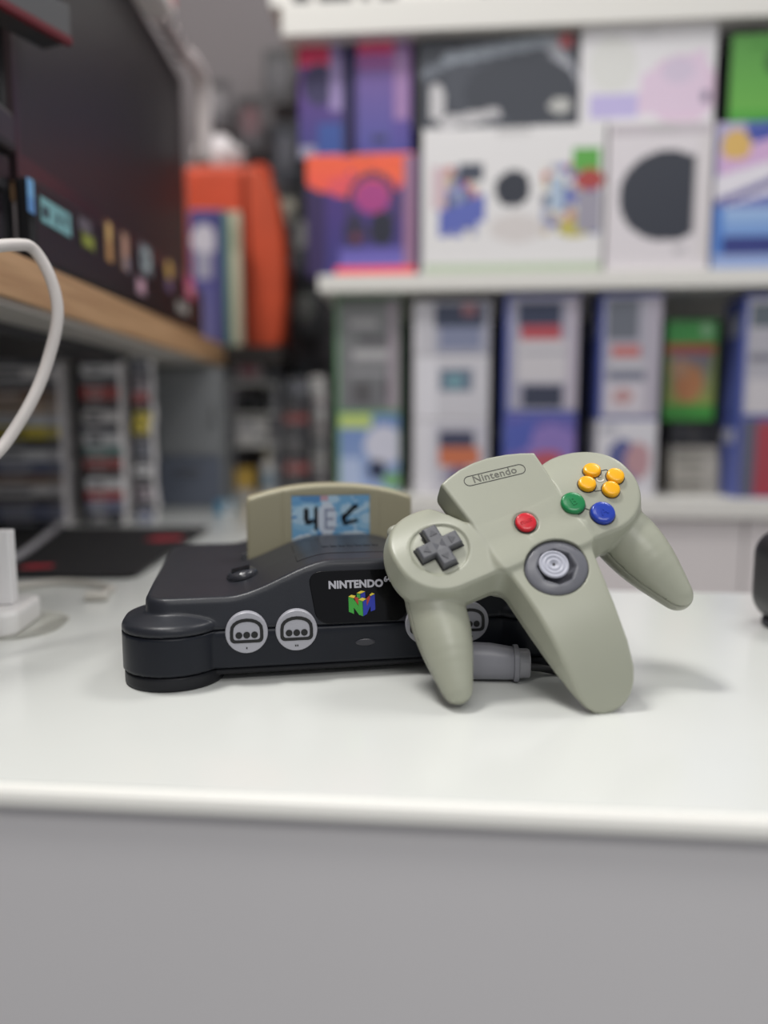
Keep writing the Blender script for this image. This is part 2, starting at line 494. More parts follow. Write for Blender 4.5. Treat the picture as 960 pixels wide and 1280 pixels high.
su_part('plinth', bc, -0.06, 1.49, SY + 0.06, 1.59, 0.0, 0.08, M_dark)
for nm_, lab_, X0_, zt_, th_ in (('lower', 'lowest white shelf board carrying the upright game cases', X_lo, zLO, 0.030), ('middle', 'middle white shelf board carrying the boxed hardware', X_mid, zMI, 0.026)):
    w_ = empty('wall_shelf', room(0.45, SY, zt_), RZ, label=lab_, cat='shelf')
    su_part('board', w_, X0_, 1.5, SY, 1.588, -th_, 0.0, M_board)
    su_part('edge_strip', w_, X0_, 1.5, SY - 0.0012, SY + 0.0002, -th_ + 0.001, -0.001, mat('white_edge_strip', (230, 228, 222), 0.35), 0)
w_ = empty('wall_shelf', room(0.45, SY, zTO), RZ, label='topmost white shelf with a deep fascia at the upper frame edge', cat='shelf')
su_part('board', w_, X_top, 1.5, SY, 1.588, 0, 0.045, M_board)
su_part('fascia', w_, X_top - 0.02, 1.5, SY + 0.01, 1.588, 0.0455, 0.22, M_board)
for x0_, x1_, y_ in ((366, 388, 13), (398, 440, 8), (452, 462, 5), (474, 496, 10), (600, 650, 6)):
    a_ = at_room(x0_, y_, SY + 0.01); b_ = at_room(x1_, y_, SY + 0.01)
    su_part('sign_stroke', w_, a_.dot(EX), b_.dot(EX), SY + 0.008, SY + 0.0102, max(a_.z - Z0 - zTO, 0.047), 0.15, mat('dark_sign_paint', (52, 52, 56), 0.5), 0)
bp_ = rbox('wall_backing', X_mid, 1.5, 1.590, 1.605, zLO, zTO, M_dark, kind='structure')

# ------------------------------------------------------------------ the console
CY = math.radians(10.28)
CS = 1.0209
con = empty('game_console', (-0.01036, 0.41921, Z0), CY, label='charcoal video game console with four front ports on the white counter', cat='game console')
con.scale = (CS, CS, CS)
RAKE = 0.25
def con_ht(X): return 48.3 + 17.8 * sstep(76, 14, np.abs(X))
def con_lobes(X, Y, grow=0.0):
    ax = np.abs(X)
    return np.minimum(sd_cap2(ax, Y, 104, 28, 104, 38, 28 + grow), sd_cap2(ax, Y, 98, 156, 98, 168, 20 + grow))
def con_full(X, Y, Z):
    Yr = Y - RAKE * np.maximum(0, Z - 27)
    b2 = sd_rbox2(X, Yr, 0, 100.5, 119, 90, 14)
    deck = smax(b2, (Z - con_ht(X) + 0.02 * np.maximum(0, 60 - Y)) / 1.15, 3.0)
    l2 = con_lobes(X, Y)
    ztop = 42.0 - 7.5 * np.clip(1 + l2 / 28, 0, 1.3) ** 1.5
    lob = smax(l2, Z - ztop, 2.6)
    d = smin(deck, lob, 1.2)
    slot = sd_rbox3(X, Y, Z, (-6, 123, 75), (60.5, 12.5, 29), 2)
    return smax(d, -slot, 1.0)
def con_up(X, Y, Z): return np.maximum(con_full(X, Y, Z), 30.05 - Z)
def con_lo(X, Y, Z): return smax(np.maximum(con_full(X, Y, Z), Z - 29.55), 8.5 - Z, 0.6)
def con_base(X, Y, Z):
    l = con_lobes(X, Y, -0.8)
    c = np.maximum(sd_rbox2(X, Y, 0, 100.5, 117, 87, 12), 4.2 - Z)
    return smax(smax(np.minimum(l, c), Z - 8.0, 1.0), 0.05 - Z, 1.5)
link_mesh('upper_shell', nets('upper_shell', con_up, (-136, -4, 27), (136, 196, 72), 1.25), M_charlit, con)
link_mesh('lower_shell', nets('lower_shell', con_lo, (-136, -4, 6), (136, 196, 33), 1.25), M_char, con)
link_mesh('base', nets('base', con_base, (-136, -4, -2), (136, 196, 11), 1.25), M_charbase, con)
bm = bmesh.new(); bm_box(bm, -0.115, 0.115, 0.0150, 0.185, 0.007, 0.0315)
from_bm('inner_chassis', bm, M_seam, con)

# front ports
def front_frame(x, z):            # a frame lying on the front wall, local z pointing out
    y = 10.5 + RAKE * max(0, z - 27)
    M = Matrix.Identity(4)
    if z > 32:
        th = math.atan(RAKE)
        ey = Vector((0, math.sin(th), math.cos(th))); ez = Vector((0, -math.cos(th), math.sin(th)))
    else:
        ey = Vector((0, 0, 1)); ez = Vector((0, -1, 0))
    M.col[0] = (1, 0, 0, 0); M.col[1] = (*ey, 0); M.col[2] = (*ez, 0); M.col[3] = (x * MM, y * MM, z * MM, 1)
    return M
def d_shape(w, h, r, cy=0.0, n=10):
    """a D lying on its back: flat at the bottom, domed on top"""
    P = []
    for k in range(n + 1):
        a = math.pi * k / n
        P.append((w / 2 * math.cos(a), cy + (h * 0.52) * max(math.sin(a), 0) ** 0.8))
    for k in range(5):
        a = math.pi + math.pi / 2 * k / 4
        P.append((-w / 2 + r + r * math.cos(a), cy - h * 0.48 + r + r * math.sin(a)))
    for k in range(5):
        a = 1.5 * math.pi + math.pi / 2 * k / 4
        P.append((w / 2 - r + r * math.cos(a), cy - h * 0.48 + r + r * math.sin(a)))
    return P
for i, x in enumerate((-64.2, -37, 36, 62.0)):
    M = front_frame(x, 28.4)
    bm = bmesh.new()
    bm_lathe(bm, [(0.0115, -0.004), (0.0115, 0.0010), (0.0111, 0.0016), (0.0, 0.0016)], M, 48)
    bmesh.ops.remove_doubles(bm, verts=bm.verts, dist=1e-6)
    p = from_bm('controller_port', bm, M_port, con)
    p['label'] = 'round light grey controller port'
    bm = bmesh.new()
    bm_ring(bm, [(a * MM, b * MM) for a, b in d_shape(18.0, 13.6, 2.6, 1.0)], [(a * MM, b * MM) for a, b in d_shape(14.4, 10.2, 1.6, 1.0)], 0.0012, 0.0019, M)
    from_bm('socket_ring', bm, M_hole, p)
    for k in (-1, 0, 1):
        bm = bmesh.new()
        bm_lathe(bm, [(0.00185, 0.0012), (0.00185, 0.0019), (0, 0.0019)], M @ Matrix.Translation((k * 0.0042, -0.0012, 0)), 20)
        from_bm('pin_hole', bm, M_hole, p)
    bm = bmesh.new()
    for k in range((1, 2, 3, 4)[i]):
        bm_box(bm, (k - (1, 2, 3, 4)[i] / 2 + 0.1) * 0.0011, (k - (1, 2, 3, 4)[i] / 2 + 0.75) * 0.0011, -0.0090, -0.0080, 0.0014, 0.00175, M)
    from_bm('port_mark', bm, M_ink, p)

# black badge with wordmark and emblem
Mb = front_frame(0, 45.0)
bm = bmesh.new()
pl = []
for (x, y) in round_rect(54, 29.5, 7, 8):
    pl.append((x * (1 + 0.006 * (y + 14)) * MM * 0.95, y * MM))
bm_prism(bm, pl, -0.001, 0.0007, Mb)
M_badge = mat('badge_black', (5, 5, 8), 0.12, spec=0.3)
badge = from_bm('logo_plate', bm, M_badge, con); badge['label'] = 'glossy black front badge'
bevel_mod(badge, 0.0003, 2)
M_silver = mat('silver_print', (178, 178, 186), 0.4)
text_obj('wordmark', 'NINTENDO', 0.0058, 0.0002, Mb @ Matrix.Translation((-0.0030, 0.0066, 0.0009)), M_silver, badge, weight=0.00026, spacing=1.03)
text_obj('wordmark', '64', 0.0042, 0.0002, Mb @ Matrix.Translation((0.0152, 0.0088, 0.0009)), M_silver, badge, weight=0.00012)
cols = [mat('emblem_green', (60, 160, 60), 0.35), mat('emblem_blue', (40, 56, 170), 0.35), mat('emblem_yellow', (228, 206, 70), 0.35), mat('emblem_red', (176, 62, 44), 0.35)]
bm = bmesh.new()
def emb(P, mi, dz):
    q = [((x - 480) * 0.0000905, -(y - 362) * 0.0000905 - 0.0042) for x, y in P]
    if sum(q[i - 1][0] * q[i][1] - q[i][0] * q[i - 1][1] for i in range(len(q))) < 0: q.reverse()
    a = [bm.verts.new(Mb @ Vector((x, y, 0.0008 + dz))) for x, y in q]
    b = [bm.verts.new(Mb @ Vector((x, y, 0.0002))) for x, y in q]
    fs = [bm.faces.new(a)]
    for i in range(len(q)):
        fs.append(bm.faces.new((a[i - 1], b[i - 1], b[i], a[i])))
    for f_ in fs: f_.material_index = mi
emb([(450, 298), (472, 302), (472, 330), (450, 330)], 0, 0.0001)
emb([(474, 302), (503, 290), (503, 328), (474, 330)], 1, 0.0001)
emb([(430, 318), (458, 325), (463, 378), (440, 345)], 3, 0.0002)
emb([(508, 335), (532, 312), (535, 350), (508, 385)], 3, 0.0002)
emb([(397, 318), (428, 330), (428, 424), (397, 410)], 0, 0.0004)
emb([(428, 330), (462, 382), (462, 434), (428, 385)], 0, 0.0004)
emb([(458, 338), (484, 349), (484, 441), (458, 430)], 0, 0.0005)
emb([(486, 349), (510, 338), (510, 428), (486, 441)], 1, 0.0005)
emb([(510, 380), (534, 332), (534, 378), (510, 426)], 1, 0.0004)
emb([(534, 320), (563, 308), (563, 404), (534, 414)], 1, 0.0004)
emb([(397, 317), (416, 306), (442, 313), (430, 328)], 2, 0.0006)
emb([(450, 297), (478, 283), (503, 289), (472, 301)], 2, 0.0006)
emb([(530, 310), (547, 299), (563, 306), (536, 318)], 2, 0.0006)
emb([(458, 337), (484, 326), (508, 335), (485, 348)], 2, 0.0007)
from_bm('emblem', bm, cols, badge, recalc=False)

# power led window, power switch, reset button, expansion lid
M = front_frame(1.5, 19.5)
bm = bmesh.new(); bm_lathe(bm, [(1, -0.001), (1, 0.0003), (0.8, 0.0005), (0, 0.0005)], M @ Matrix.Diagonal((0.0056, 0.0019, 1, 1)), 32)
from_bm('power_light', bm, mat('dark_lens', (46, 46, 54), 0.3), con)
def deck_frame(x, y, z=None):
    e = 0.5
    z = float(con_ht(np.array(float(x)))) if z is None else z
    sx = float(con_ht(np.array(x + e)) - con_ht(np.array(x - e))) / (2 * e)
    n = Vector((-sx, 0, 1)).normalized(); ex = Vector((1, 0, sx)).normalized(); ey = n.cross(ex)
    M = Matrix.Identity(4); M.col[0] = (*ex, 0); M.col[1] = (*ey, 0); M.col[2] = (*n, 0); M.col[3] = (x * MM, y * MM, z * MM, 1)
    return M
M_switch = mat('ribbed_dark_switch', (50, 51, 57), 0.25, bump=0.5, bscale=500)
for nm, x in (('power_switch', -66), ('reset_button', 66)):
    M = deck_frame(x, 60)
    bm = bmesh.new()
    bm_lathe(bm, [(1, -0.003), (1, 0.0012), (0.95, 0.0026), (0.75, 0.0040), (0.4, 0.0047), (0, 0.0049)], M @ Matrix.Diagonal((0.0095, 0.0105, 1, 1)), 36)
    sw = from_bm(nm, bm, M_switch, con, smooth=True)
    bm = bmesh.new()
    ring = [(math.cos(2 * math.pi * k / 36), math.sin(2 * math.pi * k / 36)) for k in range(36)]
    bm_ring(bm, [(a * 0.0112, b * 0.0122) for a, b in ring], [(a * 0.0094, b * 0.0104) for a, b in ring], -0.002, 0.0006, M)
    from_bm('recess_rim', bm, M_charbase, sw)
    bm = bmesh.new()
    for k in range(5): bm_box(bm, -0.0055, 0.0055, (k - 2) * 0.0022 - 0.0004, (k - 2) * 0.0022 + 0.0004, 0.0030, 0.0051, M)
    from_bm('grip_rib', bm, M_charbase, sw)
# expansion lid on the hump: a thin plate following the top, with dark outline and raised lettering strip
def hump_strip(bm, x0, x1, y0, y1, lift, n=24):
    V = []
    for i in range(n + 1):
        x = x0 + (x1 - x0) * i / n
        V.append([bm.verts.new((x * MM, y * MM, (float(con_ht(np.array(x))) - 0.02 * max(0, 60 - y) + dz) * MM)) for y, dz in ((y0, -1), (y0, lift), (y1, lift), (y1, -1))])
    for a, b in zip(V, V[1:]):
        for k in range(3): bm.faces.new((a[k], a[k + 1], b[k + 1], b[k]))
    bm.faces.new(V[0]); bm.faces.new(V[-1])
bm = bmesh.new(); hump_strip(bm, -34, 34, 40, 92, 0.12); lid = from_bm('expansion_lid', bm, M_charlit, con, smooth=False)
bm = bmesh.new()
hump_strip(bm, -34.6, -34.0, 40, 92, 0.2, 2); hump_strip(bm, 34.0, 34.6, 40, 92, 0.2, 2)
hump_strip(bm, -34.6, 34.6, 39.4, 40, 0.2); hump_strip(bm, -34.6, 34.6, 92, 92.6, 0.2)
from_bm('lid_gap', bm, M_seam, lid)
bm = bmesh.new()
for k in range(-3, 4): hump_strip(bm, k * 5.2 - 1.9, k * 5.2 + 1.9, 60, 61.2, 0.32, 3); hump_strip(bm, k * 5.2 - 1.9, k * 5.2 - 1.2, 61.2, 66, 0.32, 2)
from_bm('raised_lettering', bm, M_char, lid)

# ------------------------------------------------------------------ the cartridge
cart = empty('game_cartridge', con.matrix_world @ Vector((0, 0, 0)), CY, label='beige grey game cartridge with blue picture label standing in the console slot', cat='game cartridge')
cart.location = Vector((-0.01036, 0.41921, Z0)) + Matrix.Rotation(CY, 3, 'Z') @ Vector((-0.0060, 0.123 * CS, 0.0465 * CS))
def cart_out(s=1.0, hh=54.5):
    P = [(-58 * s, 0)]
    P += [(-58 * s, hh - 12)]
    for k in range(17):
        t = -1 + 2 * k / 16
        P.append((57.2 * s * t, hh - 9.0 * abs(t) ** 2.2))
    P += [(58 * s, hh - 12), (58 * s, 0)]
    return P
def cart_f(X, Y, Z):
    d2 = sd_poly(cart_out(), X, Z)
    d = smax(d2, np.abs(Y) - 9.3, 3.0)
    # label recess, side flutes
    d = smax(d, -sd_rbox3(X, Y, Z, (0, -10.4, 24.5), (27.6, 1.6, 22.5), 0.6), 0.5)
    for x in (-46, -33.5, 33.5, 46):
        if abs(x) < 40: d = smax(d, -(np.sqrt((X - x) ** 2 + (Y + 9.5) ** 2) - 0.8), 0.4)
    return d
me = nets('shell', cart_f, (-62, -13, -2), (62, 13, 58), 1.0)
link_mesh('shell', me, M_cart, cart)
# label: generic icy picture with dark brush marks
ice = [(106, 162, 208), (140, 188, 220), (176, 208, 230), (88, 142, 194), (160, 200, 226), (118, 172, 214)]
rl = random.Random(12)
art = [('e', rl.uniform(0, 100), rl.uniform(0, 80), rl.uniform(6, 20), rl.uniform(3, 8), rl.choice(ice)) for _ in range(70)] + [('g', 0, 55, 100, 64, (150, 196, 226), (36, 110, 190)),
       ('e', 22, 20, 20, 8, (176, 210, 232)), ('e', 78, 55, 22, 9, (214, 230, 240)), ('e', 45, 30, 12, 22, (208, 218, 232)), ('e', 20, 58, 20, 9, (220, 232, 240)),
       ('l', 18, 18, 19, 34, 6, (18, 24, 32)), ('l', 19, 34, 30, 32, 6, (18, 24, 32)), ('l', 31, 16, 31, 42, 5, (18, 24, 32)),
       ('l', 43, 18, 43, 42, 4, (140, 148, 172)), ('l', 43, 18, 53, 18, 4, (140, 148, 172)), ('l', 43, 30, 52, 30, 4, (140, 148, 172)), ('l', 43, 42, 53, 42, 4, (140, 148, 172)), ('l', 82, 14, 66, 28, 6, (18, 24, 32)), ('l', 66, 28, 68, 36, 6, (18, 24, 32)), ('l', 68, 36, 82, 33, 5, (18, 24, 32)),
       ('r', 52, 58, 76, 72, (24, 116, 202)), ('e', 32, 66, 14, 10, (34, 56, 80)), ('r', 0, 74, 14, 80, (20, 28, 44)), ('r', 36, 0, 46, 7, (196, 160, 172))]
lb = printed_box('label', 0.0545, 0.0440, 0.0006, art, (120, 174, 214), rect=(0, 0, 100, 80), parent=cart, loc=(0, -0.0092, 0.0026), cell=0.0009, material=print_mat('glossy_label', 0.25))
lb['label'] = 'blue and white icy picture label'

# ------------------------------------------------------------------ the controller
T_, RO_ = math.radians(37), math.radians(24.5)
pn = Vector((0, -math.cos(T_), math.sin(T_))); pa = Vector((1, 0, 0)); pb = pn.cross(pa)
pu = pa * math.cos(RO_) + pb * math.sin(RO_); pv = -pa * math.sin(RO_) + pb * math.cos(RO_)
pO = at_y(693, 708, 0.398)
pad = bpy.data.objects.new('game_controller', None); pad.empty_display_size = 0.02
Mp = Matrix.Identity(4); Mp.col[0] = (*pu, 0); Mp.col[1] = (*pv, 0); Mp.col[2] = (*pn, 0); Mp.col[3] = (*pO, 1)
pad.matrix_world = Mp; COL.objects.link(pad)
tag(pad, 'light grey three-pronged game controller leaning against the charcoal console', 'game controller')
C_POLY = [(-31.5, 70.5), (-26, 72.8), (-18, 75.0), (-9, 76.0), (1, 75.6), (12, 73.2), (20, 70.6), (27, 67.5),
          (27.2, 52), (26, 30), (24.5, 4), (21.5, -10), (17.6, -30), (13.6, -48), (9.6, -60), (7.3, -64.5), (4.6, -68.2), (1.0, -71.0), (-2.6, -72.3), (-6, -72.6), (-9.2, -71.8), (-12.2, -69.6), (-14.4, -66), (-16.0, -60), (-18.5, -45), (-20.5, -25), (-22, -5), (-24, 12), (-28.5, 46)]
def pad_topc(X, Y):
    return -0.0050 * np.maximum(0, -Y - 10) ** 2 - 0.0016 * np.maximum(0, np.abs(X + 3) - 5) ** 2 * sstep(0, -30, Y)
def pad_topw(X, Y):
    return -0.0095 * np.maximum(0, Y - 30) ** 2
def pad_f(X, Y, Z, dish=True):
    drf = 0.30 * np.clip(-Z, 0, 14)
    c2 = sd_poly(C_POLY, X, Y)
    hb = sstep(-10, 40, Y)                                      # less draft on the raised head
    c = smax(c2 - drf * (1 - 0.75 * hb), Z - pad_topc(X, Y), 2.0)
    c = smax(c, -Z - 27, 10.0)
    wl = sd_cap2(X, Y, -49.6, 35.0, -49.6, 38.0, 24.9)
    wr = sd_cap2(X, Y, 43.4, 32.0, 43.0, 35.4, 26.8)
    wl = np.minimum(wl, sd_rbox2(X, Y, -28, 33, 24, 23, 2)); wr = np.minimum(wr, sd_rbox2(X, Y, 22, 33, 24, 27.4, 2))
    w2 = np.minimum(wl, wr)
    ntl = (X + 40.5) * 0.88 + (Y - 63.5) * 0.47                    # the wing falls away beside the raised head
    ntr = -(X - 25.5) * 0.95 + (Y - 62) * 0.10
    top = pad_topw(X, Y) - np.maximum(0, np.where(X < 0, ntl, -50)) * 2.2 * sstep(36, 50, Y) - np.maximum(0, np.where(X > 0, ntr, -50)) * 2.2 * sstep(36, 50, Y)
    w = smax(w2 - drf, (Z - top) / 1.4, 1.7)
    w = smax(w, -Z - 27, 11.0)
    hl = sd_chain(X, Y, Z, [(-60.5, 20, -23.5, 15.0), (-63.6, 4, -22.4, 15.2), (-67.2, -12, -22.0, 13.0), (-71.8, -32.0, -22.8, 7.8)], 1.5)
    hr = sd_chain(X, Y, Z, [(53, 20, -23.5, 16.0), (56.0, 4, -23.0, 17.0), (59.0, -13, -23.5, 14.8), (63.2, -34.5, -25.5, 8.6)], 1.5)
    w = smin(w, np.minimum(hl, hr), 1.2)
    k = 1.0 + 6.0 * sstep(28, 12, Y)
    d = smin(c, w, k)
    back = sd_rbox3(X, Y, Z, (-3, 34, -30), (27, 26, 8), 8)
    d = smin(d, back, 8)
    if dish:
        # shallow dish round the cross pad, ring round the red button, well under the stick
        rd = np.sqrt((X + 50) ** 2 + (Y - 35.2) ** 2)
        d = smax(d, -np.maximum((rd - 16.4 - 0.8 * (Z - pad_topw(X, Y))) / 1.28, -(Z - pad_topw(X, Y) + 1.4)), 0.4)
        rs = np.sqrt((X + 0.8) ** 2 + (Y - 29.0) ** 2)
        d = smax(d, -np.maximum(rs - 7.0, -(Z + 0.5)), 0.5)
        re = np.sqrt(((X - 0.6) / 17.4) ** 2 + ((Y + 1.0) / 15.6) ** 2) * 16 - 16
        d = smax(d, -np.maximum(re, -(Z + 5)), 0.4)
    return d
def seam_n(X, Y): return -17.5 - 0.10 * np.maximum(0, 12 - Y)
def pad_front(X, Y, Z): return np.maximum(pad_f(X, Y, Z), seam_n(X, Y) + 0.15 - Z)
def pad_back(X, Y, Z): return np.maximum(pad_f(X, Y, Z, False), Z - seam_n(X, Y) + 0.12)
link_mesh('front_shell', nets('front_shell', pad_front, (-90, -82, -30), (86, 82, 6), 0.8), M_pad, pad)
link_mesh('back_shell', nets('back_shell', pad_back, (-90, -82, -48), (86, 82, -12), 1.2), M_padback, pad)

def pad_frame(x, y, z=0.0, rot=0.0, slope=None):
    M = Matrix.Translation((x * MM, y * MM, z * MM)) @ Matrix.Rotation(math.radians(rot), 4, 'Z')
    if slope: M = Matrix.Translation((x * MM, y * MM, z * MM)) @ Matrix.Rotation(slope, 4, 'X') @ Matrix.Rotation(math.radians(rot), 4, 'Z')
    return M
def button(name, x, y, r, hgt, m, label=None, wing=False, letter=None, lsize=0.005):
    z = float(pad_topw(np.array(float(x)), np.array(float(y)))) if wing else 0.0
    sl = -0.019 * max(0, y - 30) if wing else 0
    M = pad_frame(x, y, z, 0, math.atan(sl) if sl else None)
    bm = bmesh.new()
    R_ = r * MM; H_ = hgt * MM
    bm_lathe(bm, [(R_, -0.003), (R_, H_ * 0.55), (R_ * 0.95, H_ * 0.80), (R_ * 0.86, H_ * 0.93), (R_ * 0.6, H_ * 1.0), (0, H_ * 1.03)], M, 40)
    b = from_bm(name, bm, m, pad, smooth=True)
    if label: b['label'] = label
    bm = bmesh.new()
    ring = [(math.cos(2 * math.pi * k / 40), math.sin(2 * math.pi * k / 40)) for k in range(40)]
    bm_ring(bm, [(a * (R_ + 0.0005), b_ * (R_ + 0.0005)) for a, b_ in ring], [(a * (R_ - 0.0001), b_ * (R_ - 0.0001)) for a, b_ in ring], -0.001, 0.00012, M)
    from_bm('button_gap', bm, M_ink, b)
    if letter:
        text_obj('letter', letter, lsize, 0.00035, M @ Matrix.Translation((0, 0, H_ * 1.0)), m, b, weight=0.0001)
    return b
button('start_button', -0.8, 29.0, 5.7, 2.2, M_red, 'round red start button', False, 'START', 0.0024)
button('round_button', 28.6, 28.6, 6.7, 3.0, M_green, 'green face button', True, 'B', 0.0062)
button('round_button', 40.2, 16.6, 6.7, 3.0, M_blue, 'blue face button', True, 'A', 0.0062)
for x, y in ((50.6, 43.2), (59.7, 34.0), (42.6, 36.2), (52.6, 27.6)):
    button('arrow_button', x, y, 4.9, 3.0, M_yellow, 'small yellow arrow button', True)
# outline joining the yellow buttons, the tie between green and blue, printed mark in the middle
bm = bmesh.new()
def ink_line(bm, a, b, w=0.6):
    a = Vector(a); b = Vector(b); d = (b - a).normalized(); s = Vector((-d.y, d.x)) * (w / 2); n = 12
    V = []
    for i in range(n + 1):
        p = a.lerp(b, i / n)
        V.append([bm.verts.new((q.x * MM, q.y * MM, (float(pad_topw(np.array(q.x), np.array(q.y))) + dz) * MM)) for q, dz in ((p + s, -0.5), (p + s, 0.1), (p - s, 0.1), (p - s, -0.5))])
    for p, q in zip(V, V[1:]):
        for k in range(3): bm.faces.new((p[k], p[k + 1], q[k + 1], q[k]))
    bm.faces.new(V[0]); bm.faces.new(V[-1])
sq = [(46.0, 43.4), (58.8, 40.6), (57.4, 27.6), (44.2, 30.6)]
for i in range(4): ink_line(bm, sq[i - 1], sq[i])
ink_line(bm, (33.0, 24.0), (36.0, 20.8))
from_bm('button_outline', bm, M_ink, pad)
text_obj('printed_letter', 'C', 0.0060, 0.0001, pad_frame(51.2, 36.4, float(pad_topw(np.array(51.2), np.array(36.4))) + 0.12, 0, math.atan(-0.019 * 6.4)), mat('white_ink', (222, 222, 214), 0.5), pad, weight=0.0001)

# cross pad
def cross(a, w):
    return [(w, w), (w, a), (-w, a), (-w, w), (-a, w), (-a, -w), (-w, -w), (-w, -a), (w, -a), (w, -w), (a, -w), (a, w)]
dm = pad_frame(-50.2, 35.4, -1.4, 3)
bm = bmesh.new()
a = [bm.verts.new(dm @ Vector((x * MM, y * MM, -0.001))) for x, y in cross(12.4, 4.4)]
b = [bm.verts.new(dm @ Vector((x * MM, y * MM, 0.0036))) for x, y in cross(12.2, 4.2)]
c = [bm.verts.new(dm @ Vector((x * MM, y * MM, 0.0048))) for x, y in cross(11.2, 3.4)]
for p, q in ((a, b), (b, c)):
    for i in range(12): bm.faces.new((p[i - 1], p[i], q[i], q[i - 1]))
mid = [c[0], c[3], c[6], c[9]]
cz = dm @ Vector((0, 0, 0.0040)); cv = bm.verts.new(cz)
for i in range(4): bm.faces.new((mid[i - 1], mid[i], cv))
for arm in ((0, 1, 2, 3), (3, 4, 5, 6), (6, 7, 8, 9), (9, 10, 11, 0)): bm.faces.new([c[i] for i in arm])
dp = from_bm('cross_pad', bm, M_dgrey, pad); bevel_mod(dp, 0.0004, 2, 30)
for k in range(4):
    bm = bmesh.new()
    bm_prism(bm, [(-0.0022, 0.0062), (0.0022, 0.0062), (0.0, 0.0096)], 0.0044, 0.0051, dm @ Matrix.Rotation(math.pi / 2 * k, 4, 'Z'))
    from_bm('arrow', bm, mat('cross_pad_arrow', (78, 79, 84), 0.4), dp)
bm = bmesh.new()
bm_prism(bm, [(p[0] * MM, p[1] * MM) for p in cross(13.0, 5.0)], -0.0005, 0.00015, dm)
from_bm('cross_gap', bm, M_hole, dp)

# analogue stick: slate dish with an eight sided well, pale cap with rings
sm = pad_frame(0.6, -1.0, 0.0)
bm = bmesh.new()
prof = [(1.0, -4.5, 0), (1.0, -0.2, 0), (0.985, 0.25, 0), (0.90, 0.7, 0), (0.78, 1.2, 0.1), (0.70, 1.5, 0.4), (0.655, 1.6, 0.9), (0.62, 1.1, 1), (0.58, -0.8, 1), (0.48, -4.2, 1), (0.0, -5.2, 0)]
rings = []
SEG = 64
for r, z, oc in prof:
    row = []
    if r == 0: rings.append([bm.verts.new(sm @ Vector((0, 0, z * MM)))]); continue
    for k in range(SEG):
        th = 2 * math.pi * k / SEG
        q = (th + math.pi / 8) % (math.pi / 4) - math.pi / 8
        f8 = math.cos(math.pi / 8) / math.cos(q)
        rr = r * (1 - oc) + r * oc * (f8 * 1.03)
        ex = 17.1 * (1 - 0.12 * (1 - r) * 0) ; ey = 15.3
        if oc > 0: ex = 17.1 * (1 - oc) + 16.2 * oc; ey = 15.3 * (1 - oc) + 16.2 * oc
        row.append(bm.verts.new(sm @ Vector((rr * ex * MM * math.cos(th), rr * ey * MM * math.sin(th), z * MM))))
    rings.append(row)
for p, q in zip(rings, rings[1:]):
    for k in range(SEG):
        j = (k + 1) % SEG
        if len(q) == 1: bm.faces.new((p[k], p[j], q[0]))
        else: bm.faces.new((p[k], p[j], q[j], q[k]))
dish = from_bm('stick_dish', bm, M_ringg, pad, smooth=True)
st = pad_frame(-0.3, 0.6, -4.0) @ Matrix.Diagonal((0.95, 0.95, 1, 1))
bm = bmesh.new()
bm_lathe(bm, [(0.0045, -0.004), (0.0045, 0.0015), (0.0068, 0.0035), (0.0080, 0.0046), (0.0084, 0.0054), (0.0082, 0.0061), (0.0074, 0.0066), (0.0070, 0.0061),
              (0.0060, 0.0059), (0.0056, 0.0063), (0.0049, 0.0063), (0.0045, 0.0058), (0.0037, 0.0057), (0.0033, 0.0061), (0.0026, 0.0061), (0.0022, 0.0056), (0.0009, 0.0055), (0.0006, 0.0050), (0, 0.0049)], st, 48)
stick = from_bm('thumb_stick', bm, M_stick, pad, smooth=True)
bm = bmesh.new(); bm_lathe(bm, [(0.0008, 0.0045), (0.0008, 0.0056), (0, 0.0056)], st, 12)
from_bm('stick_dimple', bm, M_ink, stick)
# pill outline with wordmark on the head
lm = pad_frame(-1.2, 63.2, 0.05, -9)
bm = bmesh.new()
bm_ring(bm, [(x * MM, y * MM) for x, y in round_rect(36.4, 6.6, 3.29, 8)], [(x * MM, y * MM) for x, y in round_rect(35.6, 5.8, 2.89, 8)], -0.001, 0.0001, lm)
pill = from_bm('logo_outline', bm, M_ink, pad)
text_obj('wordmark', 'Nintendo', 0.0064, 0.0001, lm @ Matrix.Translation((0, 0.0001, 0.0)), mat('engraved_grey', (98, 98, 90), 0.6), pill, weight=0.00006, spacing=1.06)
# shoulder buttons and cable strain relief on the far side
for sx, cx in ((-1, -58), (1, 51)):
    me = nets('shoulder_button', lambda X, Y, Z, cx=cx: sd_rbox3(X, Y, Z, (cx + (2.5 if cx < 0 else 0), 56.5 if cx < 0 else 50.0, -17), (13, 8.5, 5.0), 4), (cx - 16, 44, -24), (cx + 16, 68, -10), 1.2, 2)
    link_mesh('shoulder_button', me, M_padback, pad)
bm = bmesh.new(); bm_lathe(bm, [(0.0048, -0.006), (0.0048, 0.004), (0.0034, 0.010), (0.0026, 0.018), (0, 0.018)], pad_frame(-3, 66, -27) @ Matrix.Rotation(-math.pi / 2, 4, 'X'), 24)
from_bm('strain_relief', bm, M_dgrey, pad, smooth=True)

